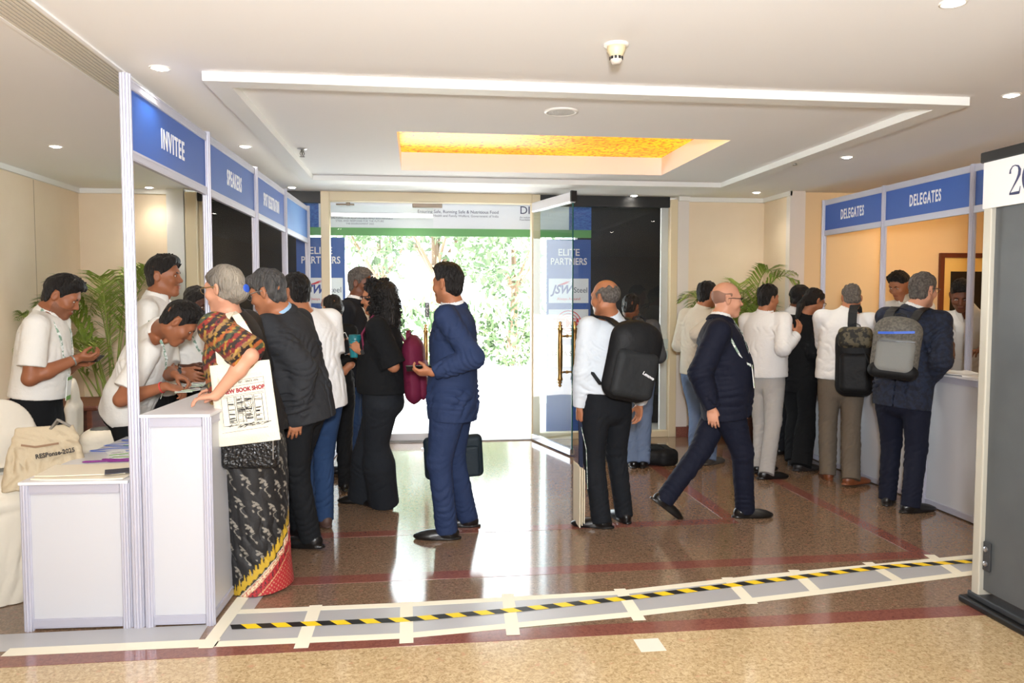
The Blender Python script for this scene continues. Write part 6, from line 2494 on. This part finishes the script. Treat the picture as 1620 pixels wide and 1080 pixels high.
MB().box((-.008, -.01, -.02), (.008, .01, .02), M=frame(r * -.195 + u * .2, r, u)).build('strap_ring', M_steel, t)
# folded cream bag with a navy strap in the backpack wearer's hand
Wc = AC.W['L'] + AC.hfr['L'][1] * .08
lo_ = on_y(919, 836, AC.W['L'][1] - .08)
t = thing('folded_bag', 'folded cream bag hanging by a navy strap from the backpack wearer’s hand', 'bag', (Wc[0], Wc[1], .02))
bz = V3(Wc[0], Wc[1], .02)
M_can2 = mat('cream_cotton', rgb(222, 212, 186), .9, bump=(150, .2))
b = MB()
for k, dx in enumerate((-.022, -.006, .010)):
    b.box((dx, -.11 + .01 * k, .005 + .01 * k), (dx + .007, .10 - .012 * k, .395 - .012 * k))
b.build('bag_body', M_can2, t, bevel=.003)
Mn = mat('navy_webbing', rgb(24, 32, 56), .8)
top = Wc - bz
MB().ribbon([V3(0, -.05, .38), V3(.0, -.03, .55), top + V3(0, -.02, -.02), top + V3(0, .0, .02), V3(.012, .03, .55), V3(.012, .04, .38)], V3(1, .3, 0), .026, .004).build('strap', Mn, t)
MB().ribbon([top, V3(.03, -.06, .5), V3(.036, -.08, .25)], V3(.2, 1, 0), .018, .003).build('lanyard', M_lany, t)
# black bag on the floor by the glazing
p = on_z(1036, 737)
t = thing('holdall', 'black holdall lying on the floor behind the backpack wearer', 'bag', (p[0], p[1] + .1, 0))
sculpt('bag_body', [(rbox(V3(0, .05, .075), (.19, .16, .075), np.array([rgt(15), fwd(15), UP]), .06), 0), (rbox(V3(.1, -.02, .07), (.10, .12, .075), np.array([rgt(-20), fwd(-20), UP]), .05), .03)], .007, M_bpk, t)
MB().ribbon([V3(-.12, -.02, .14), V3(-.08, -.08, .19), V3(.04, -.1, .185), V3(.1, -.06, .15)], V3(0, 1, .4), .026, .006).build('handle', M_bpk2, t)


# ================================================================ FURNITURE BEHIND THE BOOTH
M_cover = mat('ivory_cover', rgb(216, 208, 192), .85, bump=(14, .35, 2))


def cover_chair(x, y, ang, label):
    f, r = fwd(ang), rgt(ang)
    R = np.array([r, f, UP])
    t = thing('covered_chair', label, 'chair', (x, y, 0), 0, 'chairs in ivory covers')
    L = lambda a, b_, c_: r * a + f * b_ + UP * c_
    v = Vol(V3(-.42, -.42, -.02), V3(.42, .42, 1.06), .0075)
    v.put(rbox(L(0, -.215, .53), (.18, .035, .26), R, .034), 0)
    v.put(ell(L(0, -.215, .74), (.182, .036, .215), R), .03)
    o1 = to_object('back_cover', *v.mesh(), M_cover, t)
    v = Vol(V3(-.42, -.42, 0), V3(.42, .42, .6), .0075)
    v.put(loft(L(0, -.02, .0), L(0, -.02, .47), r, [(0, .235, .255), (.5, .222, .236), (.9, .212, .225), (1, .195, .21)], (1, 0), 3.5), 0)
    v.put(rbox(L(0, .0, .475), (.205, .205, .035), R, .034), .02)
    rn = np.random.RandomState(int(abs(x * 100)))
    for k in range(14):
        th = rn.uniform(0, 6.28)
        c = V3(.22 * math.cos(th), .22 * math.sin(th), rn.uniform(.05, .3))
        v.fold(c, .2, V3(-math.sin(th), math.cos(th), rn.uniform(-.6, .6)), .06, .006, rn.rand() * 6)
    to_object('seat_cover', *v.mesh(), M_cover, t)
    return t


cover_chair(-2.04, 4.18, 138, 'ivory covered chair holding the beige cotton bag')
cover_chair(-2.16, 3.50, 40, 'ivory covered chair cut by the picture edge beside the low counter')
cover_chair(-2.06, 5.50, 75, 'ivory covered chair behind the stooping staff man')
# beige cotton bag on the chair
p = V3(-1.84, 4.08, .535)
t = thing('cotton_bag', 'beige cotton conference bag slumped on the ivory chair', 'bag', p)
r, n_ = unit(V3(.93, .36, 0)), unit(V3(.36, -.93, .25))
u = np.cross(n_, r) * 1.0
u = u if u[2] > 0 else -u
M_cot = mat('beige_cotton', rgb(192, 176, 148), .9, bump=(26, .5, 3))
v = Vol(V3(-.26, -.2, -.02), V3(.26, .3, .40), .006)
v.put(loft(V3(0, 0, .0), u * .31, r, [(0, .19, .062), (.3, .18, .055), (.7, .15, .035), (1, .125, .016)], (1, 1), 2.8), 0)
v.put(ell(r * .06 + u * .08 - np.cross(r, u) * .0, (.11, .075, .08), np.array([r, n_, u])), .03)
rn = np.random.RandomState(9)
for k in range(12):
    v.fold(r * rn.uniform(-.15, .15) + u * rn.uniform(.03, .28) + n_ * .05, .12, r * rn.normal() + u * rn.normal(), .05, .007, rn.rand() * 6)
v.D = np.maximum(v.D, (0.004 - v.ax[2])[None, None, :].astype(F32))
body = to_object('bag_body', *v.mesh(), M_cot, t)
MB().ribbon([r * -.10 + u * .22 + n_ * .055, r * -.04 + u * .205 + n_ * .062, r * .06 + u * .215 + n_ * .058], u, .010, .004).build('pocket_seam', mat('brown_seam', rgb(140, 110, 84), .8), t)
M_ink2 = mat('dark_print', rgb(56, 52, 50), .8)
lettering('lettering', 'RESPonse-2025', tuple(r * .045 + u * .165 + n_ * .075), tuple(r + u * .12), tuple(u), .030, M_ink2, t, bold=.0008, depth=.006, sx=.9)
MB().ribbon([r * .03 + u * .30, r * .06 + u * .335 + n_ * .03, r * .11 + u * .30 + n_ * .02], n_, .05, .012).build('rolled_top', mat('grey_lining', rgb(128, 122, 112), .8), t)

M_wood = mat('dark_wood', rgb(72, 36, 24), .4, vary=(6, .2, rgb(96, 50, 32), (1, 1, 6)))
t = thing('side_desk', 'dark wooden side desk standing behind the far left staff man', 'desk', (-2.62, 5.95, 0))
MB().box((-.42, -.28, .70), (.42, .28, .735)).build('desk_top', M_wood, t, bevel=.012)
for x in (-.36, .33):
    MB().box((x, -.25, 0), (x + .035, .25, .70)).build('side_panel', M_wood, t, bevel=.003)
MB().box((-.33, .20, .12), (.33, .222, .70)).build('back_panel', M_wood, t)


# ================================================================ PALMS
M_palm = mat('palm_leaf', rgb(96, 124, 50), .5, vary=(3, .2, rgb(160, 178, 78)))
M_stalk = mat('palm_stalk', rgb(132, 146, 66), .5)
M_pot = mat('brown_pot', rgb(70, 44, 34), .4)


def palm(x, y, n, hgt, spread, label, seed, lim, az=(0, 360)):
    rn = np.random.RandomState(seed)
    t = thing('areca_palm', label, 'potted palm', (x, y, 0), 0, 'potted palms')
    MB().lathe([(.13, 0), (.17, .05), (.19, .26), (.20, .30), (.185, .31), (.175, .27)], 28).build('pot', M_pot, t, smooth=True)
    MB().lathe([(.001, .265), (.175, .265)], 20, cap=False).build('soil', mat('soil', rgb(50, 38, 30), .95), t)
    for i in range(n):
        a = math.radians(rn.uniform(*az))
        h1 = hgt * rn.uniform(.45, 1.0)
        sp = spread * rn.uniform(.45, 1.0)
        d = V3(math.cos(a), math.sin(a), 0)
        p0 = V3(rn.normal() * .05, rn.normal() * .05, .26)
        p1 = p0 + d * sp * .25 + UP * (h1 * .75)
        p2 = p0 + d * sp * .7 + UP * (h1 * 1.02)
        p3 = p0 + d * sp * 1.1 + UP * (h1 * rn.uniform(.72, .92))
        m = 26
        cur = [p0 * (1 - s) ** 3 + p1 * 3 * s * (1 - s) ** 2 + p2 * 3 * s * s * (1 - s) + p3 * s ** 3 for s in np.linspace(0, 1, m)]
        b = MB()
        b.tube(cur, [.008 * (1 - .8 * k / m) for k in range(m)], 5, 1)
        for k in range(8, m):
            s = (k - 8) / (m - 9)
            tg = unit(cur[min(k + 1, m - 1)] - cur[k - 1])
            sd = unit(np.cross(tg, UP))
            ln = .26 * (math.sin(math.pi * min(1, .22 + .78 * s)) * .8 + .25) * (hgt / 1.7)
            for g in (-1, 1):
                for e in (0, .5):
                    q0 = cur[k] + tg * e * .03
                    dr = unit(tg * (.55 + .5 * s) + sd * g * 1.0 + UP * (.25 + rn.normal() * .12))
                    q1 = q0 + dr * ln * .55
                    q2 = q0 + dr * ln * .98 - UP * ln * .22
                    w = np.cross(dr, UP * .9 + sd * g * .3)
                    w = unit(w) * .0085
                    b.add([q0 - w * .5, q0 + w * .5, q1 + w, q2, q1 - w], [(0, 1, 2, 4), (4, 2, 3)], 0)
        b.v = [(min(max(q[0], lim[0] - x), lim[1] - x), min(q[1], lim[2] - y), q[2]) for q in b.v]
        b.build('frond', [M_palm, M_stalk], t)
    return t


palm(-2.70, 7.25, 20, 1.75, .85, 'tall areca palm against the back wall behind the booth staff', 5, (-3.22, 9, 7.96))
palm(3.26, 7.50, 26, 1.74, .66, 'areca palm in the corner behind the queue at the DELEGATES booth', 8, (-9, 3.66, 7.98))

# ================================================================ THINGS ON THE COUNTERS
M_paper = mat('cream_paper', rgb(236, 226, 204), .8)
M_purple = mat('purple_plastic', rgb(120, 40, 120), .4)
ZL = .672


def sheet(p, ang, w, h, z0, th, label, m=M_paper, name='paper_sheet', cat='paper', group=None, curl=.006):
    t = MB()
    n = 8
    Mx = Matrix.Rotation(math.radians(ang), 4, 'Z')
    v, f = [], []
    for i in range(n + 1):
        for j in (0, 1):
            for k in (0, 1):
                s = i / n
                v.append(((s - .5) * w, (j - .5) * h, k * th + curl * max(0, abs(s - .5) * 2 - .6) ** 2 * 6))
    for i in range(n):
        a = i * 4
        f += [(a + 1, a + 5, a + 7, a + 3), (a, a + 2, a + 6, a + 4), (a, a + 4, a + 5, a + 1), (a + 2, a + 3, a + 7, a + 6)]
    f += [(0, 1, 3, 2), (n * 4, n * 4 + 2, n * 4 + 3, n * 4 + 1)]
    t.add(v, f, M=Mx)
    return tag(t.build(name, m, loc=(p[0], p[1], z0)), label, cat, group)


sheet((-1.50, 3.76), -4, .40, .26, ZL + .0005, .006, 'lowest cream folder overhanging the near end of the low counter', name='paper_folder', cat='folder', group='cream folders', curl=.003)
sheet((-1.52, 3.80), 3, .38, .24, ZL + .010, .004, 'cream folder on top of the pile at the near end of the low counter', name='paper_folder', cat='folder', group='cream folders', curl=.003)
sheet((-1.36, 3.72), 20, .12, .10, ZL + .0175, .003, 'navy leaflet tucked by the booth post on the low counter', mat('navy_card', rgb(40, 44, 62), .5), 'leaflet', 'leaflet', curl=0)
for i, (x, y, a) in enumerate(((-1.57, 4.02, 10), (-1.50, 4.05, -12), (-1.46, 4.02, 4), (-1.43, 4.06, 20))):
    t = MB()
    Mx = Matrix.Translation((x, y, ZL + .0062)) @ Matrix.Rotation(math.radians(a), 4, 'Z') @ Matrix.Rotation(math.pi / 2, 4, 'Y')
    t.lathe([(.0015, -.07), (.004, -.062), (.005, -.05), (.005, .055), (.0035, .068)], 10, M=Mx)
    tag(t.build('pen', M_purple, smooth=True), ('leftmost purple pen before the badges on the low counter', 'purple pen lying aslant second from the chair', 'purple pen third from the chair', 'purple pen nearest the booth post')[i], 'pen', 'purple pens')
rn = np.random.RandomState(12)
blab = ['nearest the purple pens', 'beside the booth post', 'in the middle of the spread', 'under the stooping man', 'with the yellow flash', 'at the chair side', 'at the far end of the spread', 'half under another badge', 'turned askew by the lanyards', 'at the counter edge']
for i in range(10):
    x, y = rn.uniform(-1.56, -1.31), 4.12 + i * .055
    t = thing('name_badge', 'white name badge on the low counter ' + blab[i], 'badge', (x, y, ZL + .0012 + .0022 * (i % 3)), rn.uniform(-.6, .6), 'name badges on the low counter')
    MB().box((-.045, -.07, 0), (.045, .07, .0015)).build('card', M_card, t)
    MB().box((-.045, -.07, .0015), (.045, -.045, .0019)).build('colour_band', MATS['badge_green'] if i != 4 else M_yel, t)
    MB().box((-.03, -.01, .0015), (.03, .0, .0018)).box((-.02, .012, .0015), (.02, .018, .0018)).build('printed_name', M_small, t)
M_blan = mat('blue_lanyard', rgb(40, 86, 190), .6)
for i in range(3):
    x, y = -1.62 + .04 * i, 4.33 + .13 * i
    pts = [V3(.14 * math.cos(a) * (1 + .25 * math.sin(2 * a + i)), .045 * math.sin(a), .0045 + .002 * i) for a in np.linspace(0, 2 * math.pi, 22)]
    tag(MB().ribbon(pts, V3(.3, 1, 0), .012, .0015).build('lanyard', M_blan, loc=(x + .05, y, ZL)), ('blue lanyard loop nearest the pens on the low counter', 'blue lanyard loop in the middle of the low counter', 'blue lanyard loop farthest along the low counter')[i], 'lanyard', 'blue lanyards')
ZT = .965
plab = ['under the stooping man’s fingers', 'at the edge toward the sari wearer', 'fanned atop the sorted pile', 'against the second post', 'lowest of the sorted pile']
for i, (px, py, a) in enumerate(((290, 619, .3), (308, 617, -.4), (302, 612, .8), (314, 609, .1), (284, 612, -.2))):
    p = on_z(px, py, ZT)
    t = thing('name_badge', 'badge on the tall counter ' + plab[i], 'badge', (p[0], p[1], ZT + .001 + .0025 * i), a, 'badges sorted on the tall counter')
    MB().box((-.045, -.065, 0), (.045, .065, .002)).build('card', M_card, t)
    MB().box((-.045, -.065, .002), (.045, -.04, .0024)).build('colour_band', MATS['badge_green'], t)
    MB().box((-.03, -.012, .002), (.03, .02, .0023)).build('printed_block', M_small, t)
p = on_z(331, 621, ZT)
t = thing('wallet', 'grey wallet under the sari wearer’s hand on the tall counter', 'wallet', (p[0] + .0, p[1] + .09, ZT + .001))
MB().box((-.06, -.045, 0), (.06, .045, .022)).build('cover', mat('grey_leather', rgb(112, 106, 98), .5), t, bevel=.006)
ZR = .957
sheet((3.72, 4.86), 15, .21, .297, ZR + .001, .002, 'white form hanging over the DELEGATES counter edge near the dark panel', mat('white_paper', rgb(236, 236, 234), .8), group='forms on the DELEGATES counter')
sheet((3.76, 5.02), -20, .21, .297, ZR + .004, .002, 'white form under the leaning staff man’s hand', MATS['white_paper'], group='forms on the DELEGATES counter')
sheet((3.74, 4.60), 8, .26, .32, ZR + .001, .012, 'stack of white forms with a green edge by the booth post', MATS['white_paper'], name='paper_pile', group='forms on the DELEGATES counter', curl=0)
